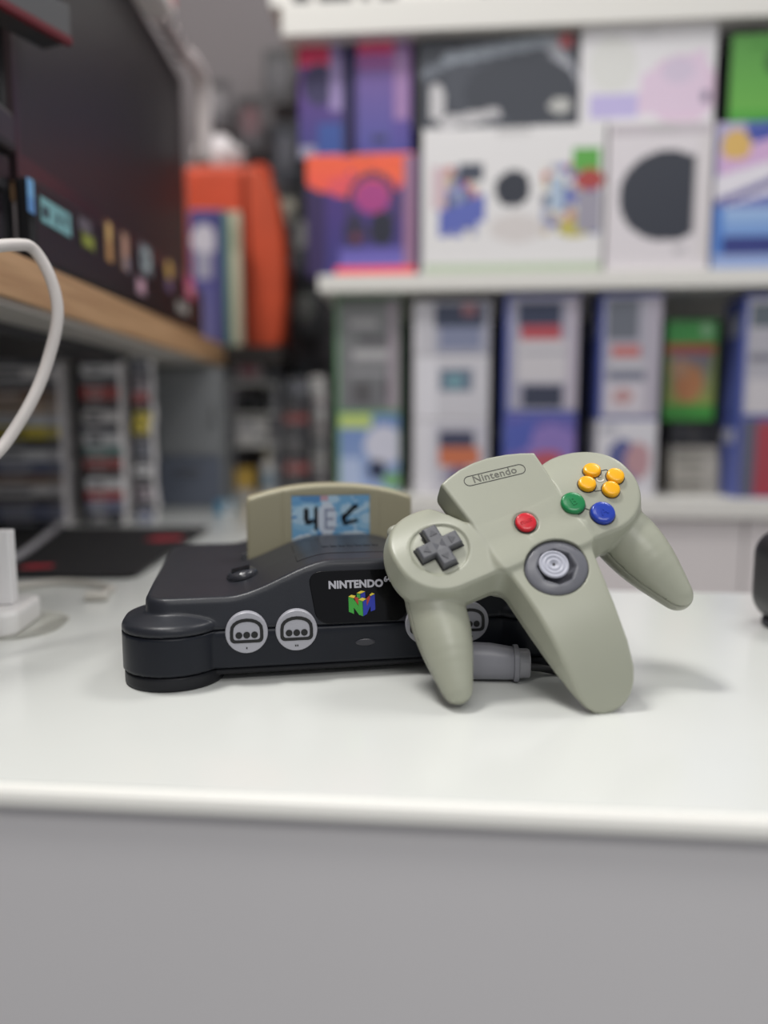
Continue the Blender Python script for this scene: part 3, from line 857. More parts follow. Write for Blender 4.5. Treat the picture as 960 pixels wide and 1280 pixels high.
# the plug lying on the counter behind the controller's prongs, black cord
pg0 = at_z(600, 828, 0.0100); pg1 = at_z(657, 829, 0.0100)
ax_ = (pg1 - pg0); ax_.z = 0; ang = math.atan2(ax_.y, ax_.x)
plug = empty('controller_plug', Vector((pg1.x, pg1.y, Z0)), ang, label='mid grey controller plug lying on the counter between the controller prongs', cat='plug')
bm = bmesh.new()
def plug_sec(x, w, h, z=0.0105, n=28):
    R_ = []
    for k in range(n):
        a = 2 * math.pi * k / n
        ca, sa = math.cos(a), math.sin(a)
        e = 0.75
        R_.append(bm.verts.new((x, w / 2 * math.copysign(abs(ca) ** e, ca), max(0.0003, z + h / 2 * math.copysign(abs(sa) ** e, sa)))))
    return R_
def loft(secs):
    n = len(secs[0])
    for p, q in zip(secs, secs[1:]):
        for k in range(n): bm.faces.new((p[k], p[(k + 1) % n], q[(k + 1) % n], q[k]))
    bm.faces.new(secs[0]); bm.faces.new(secs[-1])
loft([plug_sec(x, w, h, z) for x, w, h, z in ((-0.044, 0.0175, 0.0200, 0.0112), (-0.043, 0.0185, 0.0210, 0.0112), (-0.020, 0.0180, 0.0200, 0.0110), (-0.0065, 0.0170, 0.0178, 0.0100), (-0.0055, 0.0165, 0.0172, 0.0100))])
from_bm('plug_body', bm, M_plug, plug, smooth=True)
bm = bmesh.new(); loft([plug_sec(x, w, h, z) for x, w, h, z in ((-0.0072, 0.0190, 0.0196, 0.0101), (-0.0068, 0.0196, 0.0200, 0.0101), (-0.0046, 0.0196, 0.0200, 0.0101), (-0.0042, 0.0190, 0.0196, 0.0101))])
bevel_mod(from_bm('plug_collar', bm, M_plug, plug), 0.0003)
bm = bmesh.new(); loft([plug_sec(x, w, h, z) for x, w, h, z in ((-0.0045, 0.0165, 0.0160, 0.0101), (0.0012, 0.0160, 0.0156, 0.0101), (0.0020, 0.0150, 0.0148, 0.0101))])
from_bm('plug_end', bm, mat('plug_end_grey', (160, 160, 166), 0.35), plug, smooth=False)
bm = bmesh.new()
Mi = Matrix.Rotation(-ang, 4, 'Z') @ Matrix.Translation((-pg1.x, -pg1.y, -Z0))
pts = [Vector((0.001, 0.0, 0.008))] + [Mi @ q for q in (at_z(676, 835, 0.0045), at_z(700, 839, 0.0022), at_z(740, 838, 0.0022), at_z(752, 824, 0.0022), at_z(735, 806, 0.0022), at_z(700, 800, 0.0022))]
bm_tube(bm, pts, 0.0022, 12, 10)
from_bm('cord', bm, M_cord, plug, smooth=True)
#BACKGROUND
# ------------------------------------------------------------------ boxed goods on the middle shelf
M_card = print_mat('printed_card', 0.45)
W_, LG, DG, BK = (232, 230, 230), (190, 190, 194), (70, 74, 86), (28, 30, 38)
def at_x(x, y, X):
    r = ray(x, y); return CAM + r * (X / r.x)
def pbox(name, x0, y0, x1, y1, off, depth, art, base, label, cat, side=None, zb=None, group=None, cell=0.0036, turn=0.0, top=None):
    Y = SY + off; xm = (x0 + x1) / 2
    Xa = at_room(x0, y1, Y).dot(EX); Xb = at_room(x1, y1, Y).dot(EX)
    z1 = at_room(xm, y0, Y).z - Z0
    z0 = at_room(xm, y1, Y).z - Z0 if zb is None else zb
    o = printed_box(name, Xb - Xa, z1 - z0, depth, art, base, side, (x0, y0, x1, y1), None, room((Xa + Xb) / 2, Y, z0), RZ + turn, cell, M_card, top=top)
    bevel_mod(o, 0.0012, 2)
    tag(o, label, cat, group)
    return o, z1
def lid_tab(o, w, h, z, x=0.0, c=(210, 208, 208)):
    t = printed_box('closing_tab', w, h, 0.0008, [], c, parent=o, loc=(x, -0.0008, z), cell=0.02, material=M_card); return t

sp = [(150, 160, 190), (90, 110, 170), (200, 120, 110), (230, 226, 220), (70, 80, 110), (180, 180, 196), (110, 120, 190), (196, 180, 150)]
G_hw = 'boxed hardware on the middle shelf'
# headset box
art = [('g', 380, 190, 525, 345, (88, 56, 130), (64, 62, 128)), ('r', 380, 190, 408, 345, (60, 46, 92)),
       ('e', 408, 212, 28, 26, (250, 100, 78)), ('e', 480, 206, 40, 30, (252, 110, 66)), ('p', [(384, 196), (525, 196), (525, 214), (384, 214)], (250, 104, 72)),
       ('e', 455, 232, 46, 16, (236, 92, 100)), ('e', 466, 246, 22, 20, (176, 70, 138)), ('r', 505, 196, 525, 345, (160, 120, 150)),
       ('o', 466, 256, 32, 42, (70, 58, 92), 0.8), ('e', 444, 288, 13, 22, (54, 50, 74)), ('e', 478, 285, 15, 22, (40, 42, 58)), ('e', 446, 296, 5, 6, (120, 60, 80)),
       ('g', 424, 308, 505, 334, (100, 92, 172), (128, 118, 200)), ('r', 420, 334, 525, 345, (250, 84, 84)), ('l', 522, 196, 522, 345, 8, (54, 52, 88))]
hb, z1 = pbox('headset_box', 384, 192, 525, 345, 0.02, 0.11, art, (84, 58, 128), 'orange and purple headset box on the left end of the middle shelf', 'box', side=(58, 44, 88), zb=zMI, group=None)
lid_tab(hb, 0.03, 0.006, (z1 - zMI) - 0.0065, c=(250, 120, 80))
art = [('g', 374, 50, 438, 196, (120, 60, 140), (62, 66, 134)), ('r', 374, 56, 414, 82, (226, 66, 108)), ('e', 400, 104, 20, 26, (56, 50, 92)), ('r', 414, 56, 428, 136, (158, 140, 190)),
       ('r', 398, 150, 430, 190, (60, 88, 160)), ('r', 374, 178, 394, 196, (160, 158, 180)), ('l', 432, 50, 432, 196, 10, (52, 46, 96))]
b, _ = pbox('accessory_box', 374, 54, 437, 194, 0.035, 0.06, art, (88, 64, 140), 'slim purple box with pink top, left one of the two on the headset box', 'box', side=(50, 44, 88), zb=z1)
lid_tab(b, 0.02, 0.006, 0.150, c=(226, 80, 116))
art = [('g', 440, 42, 514, 196, (140, 84, 160), (82, 80, 160)), ('r', 440, 44, 504, 66, (236, 86, 130)), ('r', 446, 70, 492, 84, (150, 80, 150)), ('r', 494, 50, 512, 150, (166, 130, 180)),
       ('g', 448, 84, 490, 180, (120, 92, 160), (88, 88, 164)), ('r', 464, 170, 484, 178, (60, 60, 100)), ('l', 443, 42, 443, 196, 6, (60, 50, 104))]
b, _ = pbox('accessory_box', 441, 44, 514, 194, 0.03, 0.06, art, (104, 82, 158), 'slim purple box with pink top, right one of the two on the headset box', 'box', side=(58, 50, 100), zb=z1)
lid_tab(b, 0.022, 0.006, 0.160, c=(236, 96, 140))
# white console bundle box with round vent picture and game pictures
art = [('n', 548, 205, 606, 300, sp, 3, 10), ('r', 574, 204, 604, 226, (70, 76, 92)), ('p', [(548, 262), (606, 240), (606, 274), (548, 296)], (96, 108, 186)), ('r', 540, 205, 556, 260, (214, 190, 196)),
       ('n', 676, 205, 746, 296, sp, 8, 10), ('r', 712, 188, 746, 214, (94, 172, 72)), ('e', 734, 226, 18, 13, (176, 70, 66)), ('e', 716, 286, 20, 12, (196, 186, 96)), ('r', 684, 220, 704, 262, (176, 194, 214)), ('r', 720, 240, 750, 290, (160, 156, 170)),
       ('e', 640, 235, 22, 23, (46, 50, 62)), ('e', 645, 285, 34, 18, (218, 212, 210)), ('r', 530, 328, 752, 342, (186, 200, 176))]
wb, z2 = pbox('console_box', 527, 158, 752, 342, 0.012, 0.12, art, W_, 'white console box with a small black circle between game pictures on middle shelf', 'box', side=(214, 212, 214), zb=zMI)
lid_tab(wb, 0.05, 0.008, (z2 - zMI) - 0.009)
art = [('e', 640, 100, 84, 62, (72, 76, 86)), ('l', 560, 70, 690, 52, 14, (150, 158, 168)), ('l', 690, 60, 715, 100, 16, (170, 172, 180)), ('e', 650, 112, 70, 44, (58, 62, 72)), ('e', 545, 122, 12, 22, (206, 204, 206)),
       ('l', 556, 146, 620, 138, 14, (200, 198, 200)), ('l', 530, 88, 552, 78, 12, (112, 118, 128)), ('r', 698, 46, 712, 62, (190, 84, 90)), ('e', 700, 130, 14, 10, (190, 190, 186)), ('r', 524, 100, 538, 150, (54, 58, 68))]
db, z3 = pbox('gamepad_box', 522, 46, 722, 156, 0.02, 0.13, art, (60, 64, 74), 'dark grey box with a large gamepad picture lying on the white console box', 'box', side=(48, 50, 58), zb=z2)
lid_tab(db, 0.03, 0.006, 0.01, c=(90, 94, 104))
# white box with the big dark round picture
art = [('r', 755, 152, 886, 342, (226, 220, 224)), ('e', 830, 246, 60, 58, (50, 54, 66)), ('r', 864, 160, 888, 330, (222, 216, 218)), ('l', 864, 196, 864, 292, 5, (176, 172, 176)), ('r', 760, 156, 880, 168, (198, 190, 196)), ('e', 848, 316, 9, 5, (190, 186, 190))]
cb, z4 = pbox('console_box', 756, 152, 884, 342, 0.008, 0.12, art, (228, 223, 226), 'white console box with a big black cut-off circle, middle shelf', 'box', side=(216, 212, 214), zb=zMI)
lid_tab(cb, 0.035, 0.008, (z4 - zMI) - 0.009)
art = [('e', 850, 110, 46, 42, (226, 200, 220)), ('p', [(800, 90), (880, 60), (884, 138), (796, 140)], (228, 206, 226)), ('r', 738, 112, 798, 140, (196, 186, 230)), ('e', 846, 86, 20, 16, (214, 200, 220)), ('e', 881, 118, 6, 7, (110, 104, 130)), ('e', 764, 76, 30, 34, (224, 224, 220))]
pb_, _ = pbox('tablet_box', 724, 16, 892, 148, 0.014, 0.11, art, (232, 230, 232), 'white box with a pink and lilac wash, topmost above the big black circle', 'box', side=(220, 218, 220), zb=max(z4, z2) + 0.0005)
lid_tab(pb_, 0.03, 0.006, 0.118, c=(222, 220, 222))
# blue and white box, green box on it
art = [('g', 886, 150, 975, 322, (190, 180, 214), (70, 96, 180)), ('p', [(925, 150), (975, 150), (975, 200), (925, 176)], (66, 84, 172)), ('p', [(890, 190), (975, 168), (975, 214), (890, 236)], (214, 176, 216)), ('p', [(886, 222), (975, 196), (975, 240), (886, 262)], (232, 228, 236)),
       ('l', 890, 256, 975, 222, 10, (104, 98, 160)), ('g', 886, 262, 975, 300, (168, 196, 232), (110, 150, 214)), ('r', 886, 300, 975, 322, (50, 60, 130)), ('e', 912, 181, 19, 19, (222, 182, 104)), ('r', 886, 258, 900, 322, (80, 130, 206))]
bb, z5 = pbox('game_bundle_box', 888, 152, 985, 342, 0.012, 0.10, art, (150, 170, 214), 'blue and white box with a yellow disc at its corner, right end of middle shelf', 'box', side=(196, 196, 206), zb=zMI)
lid_tab(bb, 0.03, 0.006, (z5 - zMI) - 0.008, c=(100, 116, 190))
art = [('g', 910, 40, 985, 152, (84, 150, 66), (108, 182, 74)), ('e', 968, 78, 16, 18, (56, 104, 46)), ('r', 908, 136, 985, 152, (78, 166, 60))]
gb, _ = pbox('game_bundle_box', 910, 42, 985, 151, 0.012, 0.10, art, (96, 168, 70), 'plain green box standing on the blue and white box at the right', 'box', side=(40, 44, 46), zb=z5)
lid_tab(gb, 0.03, 0.006, 0.10, c=(80, 150, 60))
# dark goods lying on the top board edge
art = [('e', 400, 4, 14, 6, (190, 190, 190))]
for k, (x0, x1, c, lb_) in enumerate(((372, 430, (40, 40, 44), 'flat dark box lying on the top board, left one of three'), (436, 492, (58, 60, 66), 'flat dark box lying on the top board, middle one of three'), (598, 648, (90, 90, 92), 'flat grey box lying on the top board, right one of three'))):
    pass

# ------------------------------------------------------------------ game cases on the lower shelf: columns of two rows, several cases deep
bluep, whitep, greenp, blackp = (86, 100, 176), (220, 218, 222), (112, 158, 118), (36, 38, 46)
case_mats = {}
def case_mat(c):
    return mat('case_plastic_%d_%d_%d' % c, c, 0.28, coat=0.2)
CASE_T = 0.0148
def case_body(w, h, d):
    bm = bmesh.new(); bm_box(bm, -w / 2, w / 2, 0, d, 0, h)
    me = bpy.data.meshes.new('game_case'); bmesh.ops.recalc_face_normals(bm, faces=bm.faces); bm.to_mesh(me); bm.free(); return me
ordn = ['front', 'second', 'third', 'fourth', 'fifth', 'sixth']
def case_column(x0, x1, rows, off, deep, zs, what):
    """rows: list of (y0, y1, plastic, art, base, text) from the bottom up"""
    zb = zs
    for y0, y1, pl, art, base, text in rows:
        Y = SY + off; xm = (x0 + x1) / 2
        Xa = at_room(x0, 500, Y).dot(EX); Xb = at_room(x1, 500, Y).dot(EX)
        h = (at_room(xm, y0, Y).z - at_room(xm, y1, Y).z) - 0.0006; w = Xb - Xa
        me = None
        for k in range(deep):
            if me is None:
                me = case_body(w, h, CASE_T - 0.0006); me.materials.append(case_mat(pl))
            o = bpy.data.objects.new('game_case', me); COL.objects.link(o)
            o.location = room((Xa + Xb) / 2 + 0.0006 * ((k * 7) % 3 - 1), Y + k * CASE_T, zb); o.rotation_euler = (0, 0, RZ)
            bevel_mod(o, 0.0018, 2)
            if k == 0:
                lab = '%s, facing out' % text
                ins = printed_box('cover_insert', w * 0.93, h * 0.95, 0.0005, art, base, None, (x0, y0, x1, y1), o, (w * 0.025, -0.0006, h * 0.025), 0, 0.0042, print_mat('glossy_cover', 0.2))
            else:
                lab = '%s behind %s' % (('first', 'second', 'third', 'fourth', 'fifth')[k - 1] + ' case', text)
                sp_ = printed_box('spine_insert', CASE_T * 0.7, h * 0.9, 0.0004, [('r', 0, 0.1, 1, 0.3, (220, 220, 224))], tuple(int(v * 0.85 + 20) for v in pl), None, (0, 0, 1, 1), o, (-w / 2 - 0.0003, CASE_T * 0.45, h * 0.05), -math.pi / 2, 0.004, M_card)
            tag(o, lab, 'game case', 'game cases on the lower shelf')
        zb += h + 0.0006
# column A
case_column(420, 500, [
    (520, 622, greenp, [('g', 420, 520, 500, 622, (112, 138, 190), (150, 168, 206)), ('r', 420, 520, 462, 536, (190, 206, 120)), ('e', 480, 560, 26, 26, (206, 206, 220)), ('e', 470, 592, 12, 14, (52, 58, 80)), ('r', 420, 575, 450, 622, (176, 190, 220)), ('e', 490, 606, 12, 10, (120, 170, 110))], (126, 146, 196), 'snowy blue cover in green case'),
    (372, 520, greenp, [('r', 420, 372, 500, 384, (110, 116, 110)), ('g', 420, 384, 500, 520, (132, 134, 134), (116, 116, 120)), ('r', 436, 400, 470, 412, (176, 174, 176)), ('r', 446, 424, 486, 432, (96, 94, 98)), ('r', 440, 440, 486, 456, (176, 174, 176)), ('r', 436, 468, 480, 474, (170, 168, 172)), ('r', 438, 484, 462, 512, (92, 90, 92)), ('r', 478, 480, 500, 510, (84, 80, 84)), ('r', 486, 376, 500, 520, (160, 150, 158))], (128, 130, 132), 'dull grey cover in green case')], 0.03, 5, zLO, 'green')
# column B
case_column(517, 612, [
    (528, 622, whitep, [('r', 545, 540, 595, 562, (76, 78, 100)), ('r', 545, 562, 600, 586, (206, 122, 90)), ('e', 575, 600, 20, 14, (120, 110, 140)), ('r', 517, 528, 540, 622, (222, 220, 226))], (196, 194, 204), 'white cover with dark and orange band'),
    (448, 528, whitep, [('r', 546, 464, 590, 490, (104, 116, 136)), ('e', 566, 478, 14, 9, (120, 160, 170)), ('r', 517, 448, 542, 528, (224, 222, 228))], (206, 204, 210), 'white cover with blue grey picture'),
    (378, 448, whitep, [('r', 540, 382, 604, 412, (70, 76, 96)), ('r', 545, 410, 600, 440, (134, 140, 166)), ('r', 575, 382, 592, 396, (160, 110, 116)), ('r', 517, 378, 540, 448, (200, 198, 204))], (170, 170, 184), 'pale cover with navy top')], 0.02, 5, zLO, 'white')
# column C
case_column(630, 722, [
    (518, 622, bluep, [('g', 630, 518, 722, 622, (100, 98, 170), (150, 110, 170)), ('e', 690, 560, 36, 30, (140, 120, 186)), ('e', 684, 580, 26, 16, (186, 92, 104)), ('p', [(630, 530), (670, 520), (660, 560), (630, 570)], (84, 96, 176))], (112, 104, 176), 'violet cover with red glow in blue case'),
    (368, 518, bluep, [('r', 640, 374, 700, 404, (64, 70, 92)), ('r', 646, 404, 700, 424, (184, 84, 92)), ('r', 642, 424, 722, 480, (206, 202, 206)), ('r', 644, 438, 716, 444, (160, 160, 170)), ('r', 650, 486, 704, 514, (60, 64, 82)), ('r', 706, 368, 722, 518, (186, 178, 190))], (168, 166, 182), 'banded white cover with red strip in blue case')], 0.015, 6, zLO, 'blue')
# column D
case_column(748, 824, [
    (525, 622, whitep, [('e', 778, 572, 20, 24, (92, 98, 150)), ('e', 800, 576, 18, 24, (190, 150, 156)), ('r', 748, 530, 770, 540, (180, 180, 190)), ('e', 776, 600, 22, 12, (150, 132, 160))], (216, 214, 220), 'white cover with small blue and red figures'),
    (366, 525, bluep, [('r', 752, 370, 792, 424, (110, 114, 124)), ('r', 760, 430, 798, 444, (196, 120, 116)), ('r', 756, 448, 824, 462, (196, 194, 200)), ('r', 756, 466, 820, 474, (120, 124, 140)), ('r', 752, 480, 824, 520, (206, 200, 208)), ('e', 776, 498, 14, 10, (190, 150, 150)), ('r', 804, 366, 824, 525, (180, 174, 186))], (172, 170, 182), 'grey topped cover with salmon line in blue case')], 0.012, 6, zLO, 'blue')
# column E
case_column(925, 1010, [
    (520, 622, bluep, [('r', 925, 520, 945, 622, (96, 98, 116)), ('r', 945, 528, 1010, 622, (168, 66, 78))], (150, 90, 100), 'dark red cover in blue case at the right end'),
    (366, 520, bluep, [('r', 930, 372, 1010, 404, (100, 108, 116)), ('r', 926, 408, 1010, 470, (180, 178, 186)), ('r', 930, 440, 960, 452, (130, 130, 140)), ('r', 930, 474, 1010, 520, (206, 202, 206))], (184, 182, 190), 'grey and white cover in blue case at the right end')], 0.012, 6, zLO, 'blue')
# the bay between D and E: beige boxes, a black box, a green and orange one on top
zz = zLO
for k, (y0, y1, c, lb_) in enumerate(((596, 620, (176, 172, 164), 'flat beige carton at the bottom of the dark bay'), (572, 596, (190, 186, 176), 'flat beige carton in the middle of the dark bay pile'), (558, 572, (168, 164, 156), 'thin beige carton topmost of the three in the dark bay'))):
    o, zz = pbox('carton', 838, y0, 898, y1, 0.07, 0.12, [('r', 845, y0 + 7, 880, y0 + 13, (140, 136, 128))], c, lb_, 'carton', zb=zz, group='beige cartons in the dark bay')
    lid_tab(o, 0.02, 0.006, 0.004, c=(150, 146, 138))
o, zz = pbox('drive_box', 836, 526, 896, 558, 0.07, 0.12, [('r', 862, 530, 870, 556, (74, 72, 70)), ('r', 842, 534, 856, 540, (70, 72, 78))], (38, 38, 44), 'black box between the beige cartons and the green orange box', 'box', zb=zz)
lid_tab(o, 0.02, 0.006, 0.016, c=(60, 60, 66))
art = [('r', 828, 400, 892, 428, (70, 158, 78)), ('e', 878, 412, 8, 8, (150, 196, 150)), ('r', 830, 428, 890, 442, (176, 84, 62)), ('g', 834, 440, 886, 505, (126, 116, 140), (150, 160, 76)), ('e', 858, 478, 18, 24, (186, 126, 84)), ('e', 848, 460, 12, 12, (180, 140, 110)), ('r', 830, 506, 892, 526, (66, 150, 62))]
o, zz = pbox('boxed_game', 829, 400, 892, 526, 0.06, 0.05, art, (128, 150, 76), 'green box with an orange picture standing on a black box', 'boxed game', side=(50, 120, 56), zb=zz)
lid_tab(o, 0.016, 0.005, 0.135, c=(90, 180, 96))

# ------------------------------------------------------------------ left side: oak shelf, monitor and what stands along it
XS = -0.272
ZS = 0.269
sh = empty('oak_shelf', (-0.60, 0.9, Z0 + ZS), 0, label='long oak laminate shelf along the left wall carrying the monitor', cat='shelf')
bm = bmesh.new(); bm_box(bm, -0.27, -0.60 * 0 + (XS + 0.60), -0.75, 0.44, -0.034, 0.0)
bevel_mod(from_bm('board', bm, M_wood, sh), 0.001)
bm = bmesh.new(); bm_box(bm, -0.27, XS + 0.60 - 0.006, -0.75, 0.44, -0.040, -0.0342)
from_bm('underside_panel', bm, mat('grey_underside', (176, 172, 166), 0.5), sh)
bm = bmesh.new(); bm_box(bm, -0.27, XS + 0.60 - 0.055, -0.70, 0.10, -0.050, -0.0402)  # dark slab added to stand in for the shade under the board
from_bm('shade_slab', bm, mat('shade_slab_dark', (40, 39, 42), 0.5), sh)
for yb in (-0.6, 0.36):
    bm = bmesh.new(); bm_box(bm, -0.27, 0.10, yb - 0.008, yb + 0.008, -0.050, -0.040); bm_box(bm, -0.27, -0.255, yb - 0.008, yb + 0.008, -0.16, -0.040)
    from_bm('bracket', bm, M_black, sh)
# monitor
XM = -0.300
y_a, y_b = 0.655, 1.20
mon = empty('monitor', (XM, (y_a + y_b) / 2, Z0 + ZS), 0, label='large dark glossy monitor facing right on the oak shelf', cat='monitor')
L_ = (y_b - y_a) / 2
def vbox(name, parent, x0, x1, y0, y1, z0, z1, m, bev=0.0):
    bm = bmesh.new(); bm_box(bm, x0, x1, y0, y1, z0, z1)
    o = from_bm(name, bm, m, parent)
    if bev: bevel_mod(o, bev)
    return o
vbox('housing', mon, -0.035, -0.004, -L_, L_, 0.07, 0.372, M_black, 0.004)
bm = bmesh.new(); bm_box(bm, -0.004, 0.0008, -L_ + 0.008, L_ - 0.008, 0.094, 0.364); from_bm('screen', bm, M_gloss, mon)
bm = bmesh.new()
bm_ring(bm, [(-L_, 0.07), (L_, 0.07), (L_, 0.372), (-L_, 0.372)], [(-L_ + 0.008, 0.094), (L_ - 0.008, 0.094), (L_ - 0.008, 0.364), (-L_ + 0.008, 0.364)], -0.004, 0.002, Matrix(((0, 0, 1, 0), (1, 0, 0, 0), (0, 1, 0, 0), (0, 0, 0, 1))))
from_bm('bezel', bm, mat('bezel_brown_black', (58, 46, 50), 0.3), mon)
vbox('stand_neck', mon, -0.03, -0.018, -0.04, 0.04, 0.006, 0.09, M_black, 0.002)
vbox('stand_base', mon, -0.10, -0.012, -0.10, 0.10, 0.0, 0.008, M_black, 0.003)
# long black bar with stickers in front of the monitor
bar = empty('sound_bar', (XS - 0.016, 0.93, Z0 + ZS), 0, label='long black bar covered with colourful stickers at the monitor foot', cat='sound bar')
vbox('body', bar, -0.008, 0.008, -0.29, 0.29, 0.004, 0.070, M_black, 0.004)
vbox('foot', bar, -0.007, 0.007, -0.27, -0.22, 0.0, 0.005, M_dark); vbox('foot', bar, -0.007, 0.007, 0.22, 0.27, 0.0, 0.005, M_dark)
XB = XS - 0.016 + 0.008
def sticker(x, y, w, h, art, base):
    p = at_x(x, y, XB + 0.0004); pz = min(max(p.z - Z0 - ZS, 0.012), 0.062)
    bm = bmesh.new()
    o = printed_box('sticker', w, h, 0.0004, art, base, None, (0, 0, 1, 1), bar, (XB + 0.0009 - bar.location.x, p.y - 0.93, max(0.005, pz - h / 2)), math.pi / 2, 0.0022, M_card)
    return o
for x, y, w, h, art, base in (
    (38, 245, 0.012, 0.026, [('r', 0, 0, 1, 0.5, (120, 180, 226))], (96, 152, 210)),
    (70, 272, 0.060, 0.020, [('r', 0.05, 0.3, 0.25, 0.8, (40, 60, 70)), ('r', 0.5, 0.3, 0.6, 0.8, (40, 60, 70)), ('r', 0.75, 0.2, 0.85, 0.7, (40, 60, 70))], (130, 186, 190)),
    (106, 282, 0.030, 0.012, [], (104, 100, 108)),
    (110, 302, 0.034, 0.014, [('e', 0.5, 0.5, 0.4, 0.3, (150, 160, 66))], (104, 112, 50)),
    (136, 302, 0.022, 0.040, [('e', 0.5, 0.3, 0.3, 0.25, (226, 190, 120)), ('r', 0.2, 0.5, 0.8, 1, (196, 150, 96))], (150, 116, 84)),
    (156, 315, 0.024, 0.040, [('e', 0.5, 0.4, 0.34, 0.3, (206, 160, 140)), ('r', 0.4, 0.6, 1, 1, (150, 140, 150))], (160, 130, 110)),
    (182, 325, 0.044, 0.034, [('e', 0.5, 0.5, 0.4, 0.4, (170, 186, 186)), ('e', 0.4, 0.5, 0.2, 0.2, (90, 100, 110))], (116, 122, 130)),
    (211, 345, 0.036, 0.040, [('e', 0.5, 0.3, 0.35, 0.3, (214, 176, 90)), ('r', 0.2, 0.6, 0.8, 1, (110, 90, 130))], (104, 88, 96)),
    (237, 352, 0.050, 0.030, [('e', 0.5, 0.5, 0.45, 0.45, (226, 110, 150)), ('e', 0.5, 0.6, 0.2, 0.2, (240, 190, 180))], (206, 96, 138)),
    (176, 358, 0.030, 0.018, [('e', 0.5, 0.5, 0.3, 0.3, (230, 180, 196))], (180, 150, 166)),
    (228, 385, 0.054, 0.014, [('r', 0.2, 0.2, 0.5, 0.8, (120, 124, 120))], (186, 186, 180))):
    sticker(x, y, w, h, art, base)
# black device at the near end of the shelf
dev = empty('receipt_printer', (-0.315, 0.60, Z0 + ZS), 0, label='black stepped device at the near end of the oak shelf, left frame edge', cat='printer')
vbox('body', dev, -0.05, 0.018, -0.06, 0.042, 0.004, 0.085, M_black, 0.004)
vbox('paper_slot', dev, 0.017, 0.0195, -0.05, 0.03, 0.055, 0.062, M_gloss)
vbox('cover', dev, -0.052, 0.024, -0.06, 0.044, 0.086, 0.118, mat('dark_grey_cover', (52, 50, 54), 0.35), 0.006)
vbox('front_panel', dev, 0.018, 0.021, -0.055, 0.036, 0.008, 0.050, mat('panel_black', (16, 16, 19), 0.3), 0.001)
vbox('foot', dev, -0.045, 0.015, -0.055, -0.04, 0, 0.0045, M_dark); vbox('foot', dev, -0.045, 0.015, 0.02, 0.036, 0, 0.0045, M_dark)
# pale things and a white cable on top of the monitor
ZT = ZS + 0.372
strip = empty('power_strip', (XM + 0.020, 0.93, Z0 + ZT), 0, label='white power strip lying along the top of the monitor', cat='power strip')
vbox('body', strip, -0.022, 0.020, -0.10, 0.10, 0.0, 0.036, mat('white_plastic', (236, 232, 228), 0.4), 0.005)
for k in range(4):
    bm = bmesh.new(); bm_lathe(bm, [(0.010, 0), (0.010, 0.0012), (0.008, 0.0012), (0.008, 0.0006), (0, 0.0006)], Matrix.Translation((0, -0.07 + k * 0.045, 0.036)), 24); from_bm('socket', bm, M_port, strip)
vbox('switch', strip, 0.012, 0.0215, 0.080, 0.095, 0.010, 0.026, mat('pink_red_switch', (206, 130, 130), 0.4), 0.001)
ca = empty('adapter_cable', (XM + 0.014, 1.135, Z0 + ZT), 0, label='pale grey cable bundle hanging over the far corner of the monitor', cat='cable')
bm = bmesh.new()
bm_tube(bm, [(0, -0.10, 0.012), (0.004, -0.05, 0.014), (0.004, 0.0, 0.012), (0.012, 0.04, 0.012), (0.016, 0.082, 0.002), (0.016, 0.088, -0.05), (0.014, 0.086, -0.11)], 0.011, 12, 6)
from_bm('cable', bm, mat('pale_grey_cable', (214, 204, 202), 0.5), ca, smooth=True)
for k in range(4):
    bm = bmesh.new(); bm_lathe(bm, [(0.0125, -0.003), (0.013, -0.002), (0.013, 0.002), (0.0125, 0.003)], Matrix.Translation((0.003, -0.075 + k * 0.03, 0.0135)) @ Matrix.Rotation(math.pi / 2, 4, 'X'), 16); from_bm('cable_tie', bm, M_dark, ca)

# orange case, books, white bundle at the far end of the shelf
of = empty('corner_shelf', (-0.26, 1.40, Z0 + ZS), 0, label='dark corner shelf continuing the oak shelf under the orange case', cat='shelf')
vbox('board', of, -0.34, 0.085, -0.055, 0.13, -0.030, 0.0, mat('dark_wood', (40, 33, 30), 0.5, mottling=0.1, mscale=30), 0.001)
vbox('back_batten', of, -0.34, 0.12, 0.13, 0.20, -0.05, -0.01, M_dark)
def hull(name, x0, y0, x1, y1, Y):
    a_ = at_y(x0, y1, Y); b_ = at_y(x1, y0, Y); return a_.x, b_.x, a_.z - Z0, b_.z - Z0
M_or = mat('orange_fabric', (206, 72, 34), 0.6, bump=0.25, bscale=300, mottling=0.08, mscale=14)
M_or2 = mat('orange_red_fabric', (206, 76, 36), 0.55, bump=0.25, bscale=300, mottling=0.10, mscale=14)
Yo = 1.42
xa, xb, zl, zh = hull('o', 236, 206, 356, 418, Yo)
oc = empty('orange_case', ((xa + xb) / 2, Yo, Z0 + ZS), 0, label='orange red rounded case standing on the dark corner shelf', cat='case')
hh = zh - ZS; ww = xb - xa
def case_prof(sc=1.0):
    P = [(-ww / 2, 0.0), (ww / 2 * 0.80, 0.0), (ww / 2 * 0.90, hh * 0.05), (ww / 2 * 0.98, hh * 0.25), (ww / 2, hh * 0.45), (ww / 2 * 0.97, hh * 0.62), (ww / 2 * 0.88, hh * 0.80), (ww / 2 * 0.72, hh * 0.93), (ww / 2 * 0.50, hh * 1.0), (-ww / 2, hh * 1.0)]
    return P
MX = Matrix(((1, 0, 0, 0), (0, 0, 1, 0), (0, 1, 0, 0), (0, 0, 0, 1)))
bm = bmesh.new(); bm_prism(bm, case_prof(), 0.0, 0.085, MX); bevel_mod(from_bm('shell', bm, M_or2, oc), 0.010, 4, 30)
